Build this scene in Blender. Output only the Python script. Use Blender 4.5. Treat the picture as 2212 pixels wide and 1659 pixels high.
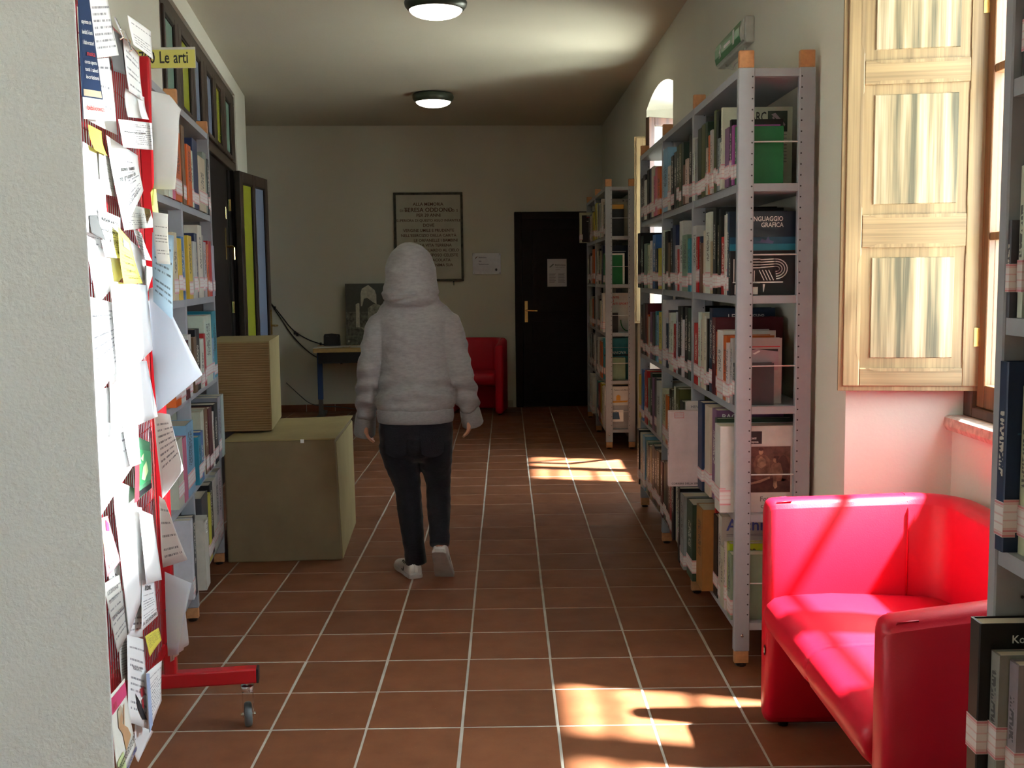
import bpy, bmesh, math, random
from math import sin, cos, pi, radians
from mathutils import Matrix, Vector, noise

random.seed(7)
SC = bpy.context.scene
for ob_ in list(bpy.data.objects):
    bpy.data.objects.remove(ob_)
COL = SC.collection

# ------------------------------------------------------------------ camera, sky, sun, exposure
FPX, IMW = 2320.0, 2212.0
yaw, pitch, roll = radians(0.234), radians(5.75), radians(-0.72)
fw = Vector((sin(yaw) * cos(pitch), cos(yaw) * cos(pitch), -sin(pitch)))
r0 = Vector((cos(yaw), -sin(yaw), 0.0))
u0 = r0.cross(fw)
rt = r0 * cos(roll) + u0 * sin(roll)
up = u0 * cos(roll) - r0 * sin(roll)
cam = bpy.data.cameras.new('camera')
cam.sensor_width = 36.0
cam.lens = 36.0 * FPX / IMW
cam.clip_start = 0.05
camo = bpy.data.objects.new('camera', cam)
Rm = Matrix((rt, up, -fw)).transposed()
camo.matrix_world = Matrix.Translation((0, 0, 1.47)) @ Rm.to_4x4()
COL.objects.link(camo)
SC.camera = camo

world = bpy.data.worlds.new('sky')
SC.world = world
world.use_nodes = True
wn = world.node_tree.nodes
wn['Background'].inputs[0].default_value = (0.76, 0.89, 1.0, 1)
wn['Background'].inputs[1].default_value = 23.0

sun = bpy.data.lights.new('sun', 'SUN')
sun.energy = 84.0
sun.angle = radians(2.2)
sun.color = (1.0, 0.98, 0.95)
suno = bpy.data.objects.new('sun', sun)
suno.rotation_euler = Vector((-0.575, 0.155, -1.0)).to_track_quat('-Z', 'Y').to_euler()
suno.location = (8, -4, 12)
COL.objects.link(suno)

# unseen spot added outside the near window to brighten the pinned papers
gl_ = bpy.data.lights.new('paper_fill_spot', 'SPOT')
gl_.energy = 26000.0
gl_.color = (0.97, 0.99, 1.0)
gl_.spot_size = radians(10.5)
gl_.spot_blend = 0.75
gl_.shadow_soft_size = 0.22
glo = bpy.data.objects.new('paper_fill_spot', gl_)
glo.location = (9.0, 2.2, 2.2)
glo.rotation_euler = (Vector((-1.06, 3.0, 1.12)) - Vector(glo.location)).to_track_quat('-Z', 'Y').to_euler()
COL.objects.link(glo)

SC.view_settings.view_transform = 'Standard'
SC.view_settings.look = 'None'
SC.view_settings.exposure = 0.0
SC.view_settings.gamma = 1.0
SC.view_settings.use_curve_mapping = False
try:
    SC.cycles.use_denoising = True
    SC.cycles.max_bounces = 10
    SC.cycles.diffuse_bounces = 7
    SC.cycles.glossy_bounces = 4
    SC.cycles.transparent_max_bounces = 12
    SC.cycles.sample_clamp_indirect = 12.0
    SC.cycles.caustics_reflective = False
    SC.cycles.caustics_refractive = False
except Exception:
    pass

# ------------------------------------------------------------------ materials
def lin(r, g, b):
    f = lambda c: ((c / 255.0) / 12.92 if c / 255.0 <= 0.04045 else ((c / 255.0 + 0.055) / 1.055) ** 2.4)
    return (f(r), f(g), f(b), 1.0)

class NT:
    def __init__(s, name):
        s.m = bpy.data.materials.new(name)
        s.m.use_nodes = True
        s.t = s.m.node_tree
        s.n = s.t.nodes
        s.b = s.n['Principled BSDF']
        s.out = s.n['Material Output']
    def node(s, typ, **k):
        n = s.n.new(typ)
        for a, v in k.items():
            if a.startswith('i_'):
                key = a[2:]
                key = int(key) if key.isdigit() else key.replace('_', ' ')
                n.inputs[key].default_value = v
            else:
                setattr(n, a, v)
        return n
    def link(s, a, b):
        s.t.links.new(a, b)
    def coord(s, kind='Object', scale=(1, 1, 1)):
        c = s.node('ShaderNodeTexCoord')
        mp = s.node('ShaderNodeMapping')
        mp.inputs['Scale'].default_value = scale
        s.link(c.outputs[kind], mp.inputs['Vector'])
        return mp.outputs[0]
    def noise(s, vec, scale, detail=3.0, rough=0.5):
        n = s.node('ShaderNodeTexNoise')
        n.inputs['Scale'].default_value = scale
        n.inputs['Detail'].default_value = detail
        n.inputs['Roughness'].default_value = rough
        if vec is not None:
            s.link(vec, n.inputs['Vector'])
        return n.outputs['Fac']
    def ramp(s, fac, stops, interp='LINEAR'):
        r = s.node('ShaderNodeValToRGB')
        r.color_ramp.interpolation = interp
        e = r.color_ramp.elements
        while len(e) < len(stops):
            e.new(0.5)
        for el, (p, c) in zip(e, stops):
            el.position = p
            el.color = c if len(c) == 4 else (*c, 1)
        s.link(fac, r.inputs[0])
        return r.outputs[0]
    def math(s, op, a, b=None):
        n = s.node('ShaderNodeMath', operation=op)
        for i, v in enumerate((a, b)):
            if v is None:
                continue
            if isinstance(v, (int, float)):
                n.inputs[i].default_value = v
            else:
                s.link(v, n.inputs[i])
        return n.outputs[0]
    def mix(s, fac, a, b, blend='MIX'):
        n = s.node('ShaderNodeMix', data_type='RGBA', blend_type=blend)
        for key, v in ((0, fac), (6, a), (7, b)):
            if isinstance(v, (int, float, tuple)):
                n.inputs[key].default_value = v
            else:
                s.link(v, n.inputs[key])
        return n.outputs[2]
    def bump(s, h, strength=0.2, dist=0.01):
        b = s.node('ShaderNodeBump')
        b.inputs['Strength'].default_value = strength
        b.inputs['Distance'].default_value = dist
        s.link(h, b.inputs['Height'])
        s.link(b.outputs[0], s.b.inputs['Normal'])
    def base(s, v):
        if isinstance(v, tuple):
            s.b.inputs['Base Color'].default_value = v
        else:
            s.link(v, s.b.inputs['Base Color'])

def simple(name, col, rough=0.5, metal=0.0, nz=0.06, scale=30.0, spec=0.5, bump=0.0, coat=0.0):
    t = NT(name)
    v = t.coord()
    f = t.noise(v, scale, 3)
    dark = tuple(c * (1 - nz) for c in col[:3]) + (1,)
    lite = tuple(min(1, c * (1 + nz)) for c in col[:3]) + (1,)
    t.base(t.ramp(f, [(0.3, dark), (0.7, lite)]))
    t.b.inputs['Roughness'].default_value = rough
    t.b.inputs['Metallic'].default_value = metal
    t.b.inputs['Specular IOR Level'].default_value = spec
    t.b.inputs['Coat Weight'].default_value = coat
    if bump:
        t.bump(f, bump, 0.004)
    return t.m

def plaster(name, col, scale, strength):
    t = NT(name)
    v = t.coord()
    a = t.noise(v, 1.3, 3)
    b = t.noise(v, scale, 6, 0.6)
    d = tuple(c * 0.95 for c in col[:3]) + (1,)
    t.base(t.ramp(a, [(0.3, d), (0.7, col)]))
    t.b.inputs['Roughness'].default_value = 0.9
    t.b.inputs['Specular IOR Level'].default_value = 0.15
    t.bump(b, strength, 0.006)
    return t.m

M = {}
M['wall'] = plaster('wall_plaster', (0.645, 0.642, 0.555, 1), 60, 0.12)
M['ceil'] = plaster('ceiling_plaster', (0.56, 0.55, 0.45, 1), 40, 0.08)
M['pillar'] = plaster('rough_pillar_plaster', (0.76, 0.77, 0.75, 1), 110, 0.45)
M['grout'] = simple('pale_grout', (0.44, 0.41, 0.35, 1), 0.95, nz=0.15, scale=9)
M['ground'] = simple('pale_courtyard', (0.55, 0.52, 0.46, 1), 0.9)

def tile_mat():
    t = NT('terracotta_tile')
    oi = t.node('ShaderNodeObjectInfo')
    v = t.coord()
    off = t.node('ShaderNodeVectorMath', operation='ADD')
    t.link(v, off.inputs[0])
    t.link(oi.outputs['Location'], off.inputs[1])
    f = t.noise(off.outputs[0], 9, 5, 0.6)
    c = t.ramp(f, [(0.25, (0.165, 0.056, 0.024, 1)), (0.75, (0.235, 0.086, 0.038, 1))])
    k = t.math('MULTIPLY_ADD', oi.outputs['Random'], 0.28)
    k.node.inputs[2].default_value = 0.86
    comb = t.node('ShaderNodeCombineColor')
    for i in range(3):
        t.link(k, comb.inputs[i])
    c2 = t.mix(1.0, c, comb.outputs[0], 'MULTIPLY')
    sp = t.noise(off.outputs[0], 140, 1)
    spk = t.ramp(sp, [(0.76, (0, 0, 0, 1)), (0.82, (1, 1, 1, 1))])
    c3 = t.mix(spk, c2, (0.36, 0.22, 0.15, 1))
    t.base(c3)
    t.b.inputs['Roughness'].default_value = 0.42
    rr = t.ramp(t.noise(off.outputs[0], 5, 3), [(0.3, (0.36, 0.36, 0.36, 1)), (0.8, (0.55, 0.55, 0.55, 1))])
    t.link(rr, t.b.inputs['Roughness'])
    t.b.inputs['Specular IOR Level'].default_value = 0.45
    t.bump(f, 0.08, 0.004)
    return t.m
M['tile'] = tile_mat()
M['grey'] = simple('grey_enamelled_steel', (0.30, 0.315, 0.345, 1), 0.42, nz=0.03)
M['rod'] = simple('bright_wire', (0.62, 0.62, 0.62, 1), 0.4, 0.2)
M['beech'] = simple('beech_block', (0.50, 0.235, 0.095, 1), 0.55, nz=0.12, scale=60)
M['black'] = simple('black_plastic', (0.012, 0.012, 0.013, 1), 0.4)
M['rubber'] = simple('grey_rubber', (0.10, 0.115, 0.12, 1), 0.6)
M['chrome'] = simple('chrome', (0.75, 0.75, 0.77, 1), 0.14, 1.0, nz=0.02)
M['brass'] = simple('brass', (0.75, 0.52, 0.18, 1), 0.25, 0.95)
M['redpaint'] = simple('red_painted_steel', (0.40, 0.006, 0.012, 1), 0.28, nz=0.04, coat=0.3)
M['stone'] = simple('pink_stone', (0.50, 0.36, 0.29, 1), 0.9, nz=0.25, scale=40, bump=0.7)
M['marble'] = simple('greenish_marble', (0.44, 0.44, 0.36, 1), 0.45, nz=0.08, scale=6)
M['plaque_frame'] = simple('mottled_dark_frame', (0.05, 0.055, 0.035, 1), 0.5, nz=0.6, scale=25)
M['ink_brown'] = simple('faded_brown_paint', (0.085, 0.028, 0.014, 1), 0.7, nz=0.3, scale=12)
M['ink'] = simple('black_ink', (0.015, 0.015, 0.018, 1), 0.6)
M['ink_grey'] = simple('grey_ink', (0.16, 0.16, 0.17, 1), 0.6)
M['ink_blue'] = simple('blue_ink', (0.06, 0.09, 0.35, 1), 0.6)
M['ink_red'] = simple('red_ink', (0.55, 0.03, 0.03, 1), 0.6)
M['ink_white'] = simple('white_ink', (0.78, 0.78, 0.76, 1), 0.6)
M['steelplate'] = simple('brushed_steel_plate', (0.36, 0.35, 0.37, 1), 0.35, 0.6, nz=0.05)
M['brownwood'] = simple('dark_brown_wood', (0.034, 0.020, 0.014, 1), 0.38, nz=0.25, scale=18)
M['blackwood'] = simple('near_black_stained_wood', (0.0085, 0.005, 0.004, 1), 0.55, nz=0.25, scale=18, spec=0.25)
M['board'] = simple('pale_card', (0.62, 0.62, 0.58, 1), 0.8)

def wood(name, c1, c2, c3, sx=14.0, rough=0.45, hor=False):
    t = NT(name)
    v = t.coord('Object', (0.55, sx, sx) if hor else (sx, sx, 0.55))
    f = t.noise(v, 2.2, 4, 0.55)
    f2 = t.noise(t.coord('Object', (1.0, sx * 5, sx * 5) if hor else (sx * 5, sx * 5, 1.0)), 2.0, 2)
    c = t.ramp(f, [(0.36, c1), (0.5, c2), (0.66, c3)])
    g = t.ramp(f2, [(0.35, (0.72, 0.72, 0.72, 1)), (0.6, (1, 1, 1, 1))])
    t.base(t.mix(0.8, c, g, 'MULTIPLY'))
    t.b.inputs['Roughness'].default_value = rough
    t.bump(f2, 0.06, 0.003)
    return t.m
M['shutter'] = wood('honey_fir_shutter', (0.115, 0.10, 0.058, 1), (0.34, 0.255, 0.14, 1), (0.52, 0.42, 0.28, 1), 17.0)
RAILC = ((0.25, 0.165, 0.08, 1), (0.32, 0.215, 0.105, 1), (0.38, 0.26, 0.13, 1))
M['shutter_rail'] = wood('honey_fir_shutter_stile', *RAILC)
M['shutter_hrail'] = wood('honey_fir_shutter_rail', *RAILC, hor=True)
M['winwood'] = wood('chestnut_window_frame', (0.13, 0.055, 0.02, 1), (0.20, 0.085, 0.03, 1), (0.26, 0.11, 0.04, 1))
M['windark'] = wood('dark_window_post', (0.05, 0.02, 0.012, 1), (0.085, 0.035, 0.018, 1), (0.11, 0.045, 0.022, 1))
M['tablewood'] = simple('yellow_wood_edge', (0.50, 0.33, 0.12, 1), 0.5, nz=0.1)
M['tableblue'] = simple('blue_steel_leg', (0.03, 0.075, 0.21, 1), 0.4)
M['darkmetal'] = simple('dark_grey_foot', (0.09, 0.085, 0.075, 1), 0.5)
M['redcloth'] = None

def leather():
    t = NT('red_leatherette')
    v = t.coord()
    f = t.noise(v, 260, 3)
    g = t.noise(v, 4, 3)
    t.base(t.ramp(g, [(0.3, (0.52, 0.005, 0.022, 1)), (0.7, (0.58, 0.006, 0.027, 1))]))
    t.b.inputs['Roughness'].default_value = 0.38
    t.b.inputs['Specular IOR Level'].default_value = 0.32
    t.bump(f, 0.12, 0.002)
    return t.m
M['leather'] = leather()

def clearglass():
    t = NT('window_glass')
    tr = t.node('ShaderNodeBsdfTransparent')
    tr.inputs[0].default_value = (0.93, 0.96, 0.95, 1)
    gl = t.node('ShaderNodeBsdfGlossy')
    gl.inputs['Roughness'].default_value = 0.02
    lw = t.node('ShaderNodeLayerWeight')
    lw.inputs[0].default_value = 0.12
    mx = t.node('ShaderNodeMixShader')
    t.link(t.math('MULTIPLY', lw.outputs['Facing'], 0.35), mx.inputs[0])
    t.link(tr.outputs[0], mx.inputs[1])
    t.link(gl.outputs[0], mx.inputs[2])
    t.link(mx.outputs[0], t.out.inputs[0])
    return t.m
M['glass'] = clearglass()
def tint(name, c):
    t = NT(name)
    f = t.noise(t.coord(), 2.0, 2)
    t.base(t.ramp(f, [(0.3, tuple(x * 0.9 for x in c) + (1,)), (0.7, c + (1,))]))
    t.b.inputs['Roughness'].default_value = 0.22
    return t.m
M['teal'] = tint('frosted_teal_glass', (0.20, 0.34, 0.28))
M['lime'] = tint('frosted_lime_glass', (0.33, 0.36, 0.025))
M['bluegl'] = tint('frosted_blue_glass', (0.20, 0.25, 0.36))

def emis(name, col, s):
    t = NT(name)
    t.base((0.8, 0.8, 0.8, 1))
    t.b.inputs['Emission Color'].default_value = col
    t.b.inputs['Emission Strength'].default_value = s
    return t.m
M['diffuser'] = emis('lamp_diffuser', (1.0, 0.95, 0.80, 1), 5.0)
M['lampring'] = simple('grey_green_lamp_ring', (0.06, 0.075, 0.055, 1), 0.35, 0.3)
M['exitgreen'] = simple('exit_green_film', (0.02, 0.20, 0.055, 1), 0.35)
M['clearplastic'] = simple('clear_grey_plastic', (0.50, 0.50, 0.46, 1), 0.3)

def cardboard(name, col, ribs):
    t = NT(name)
    v = t.coord()
    f = t.noise(v, 3.5, 5, 0.6)
    d = tuple(c * 0.8 for c in col[:3]) + (1,)
    c = t.ramp(f, [(0.3, d), (0.7, col)])
    if ribs:
        w = t.node('ShaderNodeTexWave', wave_type='BANDS', bands_direction='Z')
        w.inputs['Scale'].default_value = 24.0
        w.inputs['Distortion'].default_value = 0.2
        t.link(v, w.inputs['Vector'])
        t.bump(w.outputs['Fac'], 0.5, 0.006)
        c = t.mix(0.5, c, t.ramp(w.outputs['Fac'], [(0.0, (0.72, 0.6, 0.5, 1)), (1.0, (1, 1, 1, 1))]), 'MULTIPLY')
    else:
        t.bump(t.noise(v, 90, 4), 0.08, 0.003)
    t.base(c)
    t.b.inputs['Roughness'].default_value = 0.85
    t.b.inputs['Specular IOR Level'].default_value = 0.2
    return t.m
M['card_face'] = cardboard('brown_cardboard', (0.235, 0.18, 0.10, 1), False)
M['card_rib'] = cardboard('corrugated_cardboard', (0.33, 0.215, 0.10, 1), True)
M['card_top'] = cardboard('yellowish_cardboard', (0.36, 0.285, 0.13, 1), False)

def bookcover():
    t = NT('book_cover')
    oi = t.node('ShaderNodeObjectInfo')
    g = t.node('ShaderNodeTexCoord')
    sep = t.node('ShaderNodeSeparateXYZ')
    t.link(g.outputs['Generated'], sep.inputs[0])
    geo = t.node('ShaderNodeNewGeometry')
    vt = t.node('ShaderNodeVectorTransform', vector_type='NORMAL', convert_from='WORLD', convert_to='OBJECT')
    t.link(geo.outputs['True Normal'], vt.inputs[0])
    sn = t.node('ShaderNodeSeparateXYZ')
    t.link(vt.outputs[0], sn.inputs[0])
    spine = t.math('LESS_THAN', sn.outputs[0], -0.7)
    my = t.math('LESS_THAN', t.math('ABSOLUTE', t.math('SUBTRACT', sep.outputs[1], 0.5)), 0.24)
    zt = t.math('MULTIPLY_ADD', oi.outputs['Random'], 0.3)
    zt.node.inputs[2].default_value = 0.62
    mz = t.math('MULTIPLY', t.math('GREATER_THAN', sep.outputs[2], 0.40), t.math('LESS_THAN', sep.outputs[2], zt))
    mp = t.node('ShaderNodeMapping')
    mp.inputs['Scale'].default_value = (1, 60, 190)
    t.link(g.outputs['Object'], mp.inputs[0])
    ofs = t.node('ShaderNodeVectorMath', operation='ADD')
    t.link(mp.outputs[0], ofs.inputs[0])
    t.link(oi.outputs['Location'], ofs.inputs[1])
    nz = t.noise(ofs.outputs[0], 1.0, 0)
    let = t.math('GREATER_THAN', nz, 0.5)
    on = t.math('GREATER_THAN', oi.outputs['Random'], 0.3)
    mask = t.math('MULTIPLY', t.math('MULTIPLY', t.math('MULTIPLY', spine, my), t.math('MULTIPLY', mz, let)), on)
    bw = t.node('ShaderNodeRGBToBW')
    t.link(oi.outputs['Color'], bw.inputs[0])
    ink = t.mix(t.math('GREATER_THAN', bw.outputs[0], 0.16), (0.6, 0.58, 0.5, 1), (0.03, 0.03, 0.04, 1))
    wear = t.noise(t.coord('Object'), 18, 4, 0.6)
    c0 = t.mix(t.math('MULTIPLY', wear, 0.35), oi.outputs['Color'], (0.0, 0.0, 0.0, 1))
    t.base(t.mix(t.math('MULTIPLY', mask, 0.85), c0, ink))
    t.b.inputs['Roughness'].default_value = 0.45
    t.b.inputs['Specular IOR Level'].default_value = 0.3
    return t.m
M['cover'] = bookcover()
def pagesm():
    t = NT('page_block')
    f = t.noise(t.coord('Object', (1, 900, 1)), 1.0, 1)
    t.base(t.ramp(f, [(0.3, (0.50, 0.44, 0.33, 1)), (0.7, (0.66, 0.60, 0.48, 1))]))
    t.b.inputs['Roughness'].default_value = 0.9
    return t.m
M['pages'] = pagesm()
def spinelabel():
    t = NT('spine_label_print')
    g = t.node('ShaderNodeTexCoord')
    sep = t.node('ShaderNodeSeparateXYZ')
    t.link(g.outputs['Generated'], sep.inputs[0])
    z = sep.outputs[2]
    fr = t.math('FRACT', t.math('MULTIPLY', z, 4.0))
    ln = t.math('LESS_THAN', t.math('ABSOLUTE', t.math('SUBTRACT', fr, 0.5)), 0.10)
    edge = t.math('LESS_THAN', t.math('ABSOLUTE', t.math('SUBTRACT', t.math('ABSOLUTE', t.math('SUBTRACT', z, 0.5)), 0.45)), 0.035)
    m = t.math('MAXIMUM', t.math('MULTIPLY', ln, 0.45), t.math('MULTIPLY', edge, 0.9))
    t.base(t.mix(m, (0.64, 0.605, 0.595, 1), (0.56, 0.18, 0.21, 1)))
    t.b.inputs['Roughness'].default_value = 0.6
    return t.m
M['label'] = spinelabel()
def printed(name, on):
    t = NT(name)
    oi = t.node('ShaderNodeObjectInfo')
    uv = t.node('ShaderNodeUVMap')
    sep = t.node('ShaderNodeSeparateXYZ')
    t.link(uv.outputs[0], sep.inputs[0])
    u, v = sep.outputs[0], sep.outputs[1]
    col = oi.outputs['Color']
    if on:
        n = t.math('MULTIPLY_ADD', oi.outputs['Random'], 9.0)
        n.node.inputs[2].default_value = 9.0
        vn = t.math('MULTIPLY', v, n)
        row = t.math('FLOOR', vn)
        fr = t.math('FRACT', vn)
        line = t.math('LESS_THAN', t.math('ABSOLUTE', t.math('SUBTRACT', fr, 0.5)), 0.17)
        cmb = t.node('ShaderNodeCombineXYZ')
        t.link(t.math('MULTIPLY', u, 42.0), cmb.inputs[0])
        t.link(t.math('MULTIPLY', row, 7.3), cmb.inputs[1])
        t.link(t.math('MULTIPLY', oi.outputs['Random'], 91.0), cmb.inputs[2])
        wds = t.math('GREATER_THAN', t.noise(cmb.outputs[0], 1.0, 0), 0.44)
        cm2 = t.node('ShaderNodeCombineXYZ')
        t.link(t.math('MULTIPLY', row, 3.7), cm2.inputs[0])
        t.link(t.math('MULTIPLY', oi.outputs['Random'], 37.0), cm2.inputs[1])
        rl = t.noise(cm2.outputs[0], 1.0, 0)
        ends = t.math('LESS_THAN', u, t.math('ADD', rl, 0.36))
        mu = t.math('GREATER_THAN', u, 0.12)
        mv = t.math('LESS_THAN', t.math('ABSOLUTE', t.math('SUBTRACT', v, 0.5)), 0.38)
        rowon = t.math('GREATER_THAN', rl, 0.42)
        mk = t.math('MULTIPLY', t.math('MULTIPLY', t.math('MULTIPLY', line, wds), t.math('MULTIPLY', ends, mu)), t.math('MULTIPLY', mv, rowon))
        col = t.mix(t.math('MULTIPLY', mk, 0.72), col, (0.03, 0.03, 0.06, 1))
    t.base(col)
    t.b.inputs['Roughness'].default_value = 0.75
    t.b.inputs['Specular IOR Level'].default_value = 0.2
    return t.m
M['sheet_t'] = printed('printed_paper', True)
M['sheet_n'] = printed('plain_paper', False)

def fabric(name, c, scale, nz):
    t = NT(name)
    v = t.coord('Object', (1, 1, 3.0))
    f = t.noise(v, scale, 3, 0.6)
    d = tuple(x * (1 - nz) for x in c[:3]) + (1,)
    l = tuple(x * (1 + nz) for x in c[:3]) + (1,)
    t.base(t.ramp(f, [(0.3, d), (0.7, l)]))
    t.b.inputs['Roughness'].default_value = 0.95
    t.b.inputs['Specular IOR Level'].default_value = 0.1
    t.b.inputs['Sheen Weight'].default_value = 0.15
    t.bump(t.noise(t.coord(), 220, 2), 0.25, 0.003)
    return t.m
M['hoodie'] = fabric('heather_grey_jersey', (0.265, 0.262, 0.265, 1), 34, 0.12)
M['rib'] = fabric('grey_ribbed_cuff', (0.245, 0.242, 0.245, 1), 60, 0.1)
M['denim'] = fabric('black_denim', (0.013, 0.013, 0.017, 1), 60, 0.3)
M['skin'] = simple('skin', (0.50, 0.25, 0.16, 1), 0.5, nz=0.06, scale=40)
M['shoe'] = simple('white_shoe_leather', (0.62, 0.60, 0.56, 1), 0.45, nz=0.05)
M['sole'] = simple('grey_white_sole', (0.42, 0.40, 0.37, 1), 0.7, nz=0.1)
M['stripe'] = simple('dark_shoe_stripe', (0.03, 0.025, 0.02, 1), 0.6)
M['purple'] = simple('purple_lining', (0.13, 0.03, 0.11, 1), 0.8)
M['hair'] = simple('brown_hair', (0.05, 0.03, 0.02, 1), 0.6)

# ------------------------------------------------------------------ helpers
class MB:
    """collects simple solids and links them as ONE mesh object"""
    def __init__(s):
        s.v = []
        s.f = []
        s.uv = None
    def add(s, vs, fs, M4=None):
        k = len(s.v)
        for p in vs:
            s.v.append(tuple(M4 @ Vector(p)) if M4 is not None else tuple(p))
        for q in fs:
            s.f.append(tuple(i + k for i in q))
        return s
    def box(s, x0, x1, y0, y1, z0, z1, M4=None):
        return s.add([(x0, y0, z0), (x1, y0, z0), (x1, y1, z0), (x0, y1, z0), (x0, y0, z1), (x1, y0, z1), (x1, y1, z1), (x0, y1, z1)],
                     [(0, 3, 2, 1), (4, 5, 6, 7), (0, 1, 5, 4), (1, 2, 6, 5), (2, 3, 7, 6), (3, 0, 4, 7)], M4)
    def prism(s, poly, a0, a1, axis='Z', M4=None):
        n = len(poly)
        mk = {'Z': lambda p, a: (p[0], p[1], a), 'X': lambda p, a: (a, p[0], p[1]), 'Y': lambda p, a: (p[0], a, p[1])}[axis]
        vs = [mk(p, a0) for p in poly] + [mk(p, a1) for p in poly]
        fs = [tuple(range(n))[::-1], tuple(range(n, 2 * n))]
        fs += [(i, (i + 1) % n, n + (i + 1) % n, n + i) for i in range(n)]
        return s.add(vs, fs, M4)
    def tube(s, pts, r, n=8, closed=False, M4=None, squash=None):
        pts = [Vector(p) for p in pts]
        m = len(pts)
        rs = r if isinstance(r, (list, tuple)) else [r] * m
        vs = []
        nrm = None
        for i, p in enumerate(pts):
            if closed:
                d = pts[(i + 1) % m] - pts[i - 1]
            else:
                d = pts[min(i + 1, m - 1)] - pts[max(i - 1, 0)]
            d.normalize()
            if nrm is None:
                nrm = d.orthogonal().normalized()
            nrm = (nrm - d * nrm.dot(d))
            if nrm.length < 1e-6:
                nrm = d.orthogonal()
            nrm.normalize()
            b = d.cross(nrm)
            for k in range(n):
                a = 2 * pi * k / n
                vs.append(p + (nrm * cos(a) + b * sin(a)) * rs[i])
        fs = []
        segs = m if closed else m - 1
        for i in range(segs):
            j = (i + 1) % m
            for k in range(n):
                fs.append((i * n + k, i * n + (k + 1) % n, j * n + (k + 1) % n, j * n + k))
        if not closed:
            fs.append(tuple(range(n))[::-1])
            fs.append(tuple(range((m - 1) * n, m * n)))
        return s.add(vs, fs, M4)
    def lathe(s, prof, n=24, M4=None):
        vs = []
        for r, z in prof:
            for k in range(n):
                a = 2 * pi * k / n
                vs.append((r * cos(a), r * sin(a), z))
        m = len(prof)
        fs = []
        for i in range(m - 1):
            for k in range(n):
                fs.append((i * n + k, i * n + (k + 1) % n, (i + 1) * n + (k + 1) % n, (i + 1) * n + k))
        fs.append(tuple(range(n))[::-1])
        fs.append(tuple(range((m - 1) * n, m * n)))
        return s.add(vs, fs, M4)
    def loft(s, rings, n=20, M4=None):
        """rings: (x, y, z, rx, ry) horizontal ellipses"""
        vs = []
        for (x, y, z, rx, ry) in rings:
            for k in range(n):
                a = 2 * pi * k / n
                vs.append((x + rx * cos(a), y + ry * sin(a), z))
        fs = []
        m = len(rings)
        for i in range(m - 1):
            for k in range(n):
                fs.append((i * n + k, i * n + (k + 1) % n, (i + 1) * n + (k + 1) % n, (i + 1) * n + k))
        fs.append(tuple(range(n))[::-1])
        fs.append(tuple(range((m - 1) * n, m * n)))
        return s.add(vs, fs, M4)
    def ball(s, c, rx, ry, rz, nu=14, nv=9, M4=None):
        prof = []
        vs = []
        for i in range(1, nv):
            t = pi * i / nv
            for k in range(nu):
                a = 2 * pi * k / nu
                vs.append((c[0] + rx * sin(t) * cos(a), c[1] + ry * sin(t) * sin(a), c[2] - rz * cos(t)))
        fs = []
        for i in range(nv - 2):
            for k in range(nu):
                fs.append((i * nu + k, i * nu + (k + 1) % nu, (i + 1) * nu + (k + 1) % nu, (i + 1) * nu + k))
        b = len(vs)
        vs += [(c[0], c[1], c[2] - rz), (c[0], c[1], c[2] + rz)]
        for k in range(nu):
            fs.append((b, (k + 1) % nu, k))
            fs.append((b + 1, (nv - 2) * nu + k, (nv - 2) * nu + (k + 1) % nu))
        return s.add(vs, fs, M4)
    def text(s, body, size, fn, align='L', depth=0.0):
        """flat lettering mapped through fn(x, y) -> 3-D point"""
        vs, fs = glyphs(body)
        if not vs:
            return s
        w = max(v[0] for v in vs)
        dx = {'L': 0, 'C': -w / 2, 'R': -w}[align]
        return s.add([fn((x + dx) * size, y * size) for x, y in vs], fs)
    def mesh(s, name, mat):
        me = bpy.data.meshes.new(name)
        me.from_pydata(s.v, [], s.f)
        bm = bmesh.new()
        bm.from_mesh(me)
        bmesh.ops.recalc_face_normals(bm, faces=bm.faces)
        bm.to_mesh(me)
        bm.free()
        if mat is not None:
            me.materials.append(mat if not isinstance(mat, str) else M[mat])
        return me
    def build(s, name, mat, parent=None, smooth=False, loc=None, rot=None, bevel=0.0, seg=2, mw=None):
        me = s.mesh(name, mat)
        o = bpy.data.objects.new(name, me)
        COL.objects.link(o)
        if parent is not None:
            o.parent = parent
        if mw is not None:
            o.matrix_world = mw
        if loc is not None:
            o.location = loc
        if rot is not None:
            o.rotation_euler = rot
        if bevel:
            b = o.modifiers.new('bevel', 'BEVEL')
            b.width = bevel
            b.segments = seg
            b.limit_method = 'ANGLE'
            b.angle_limit = radians(40)
        if smooth:
            for p in me.polygons:
                p.use_smooth = True
            if smooth == 'auto' or bevel:
                try:
                    me.set_sharp_from_angle(angle=radians(38))
                except Exception:
                    pass
        return o

_gl = {}
def glyphs(body):
    if body not in _gl:
        cu = bpy.data.curves.new('lettering', 'FONT')
        cu.body = body
        cu.resolution_u = 2
        cu.offset = 0.014
        ob = bpy.data.objects.new('lettering', cu)
        me = bpy.data.meshes.new_from_object(ob)
        _gl[body] = ([(v.co.x, v.co.y) for v in me.vertices], [tuple(p.vertices) for p in me.polygons])
        bpy.data.objects.remove(ob)
        bpy.data.curves.remove(cu)
        bpy.data.meshes.remove(me)
    return _gl[body]

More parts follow.
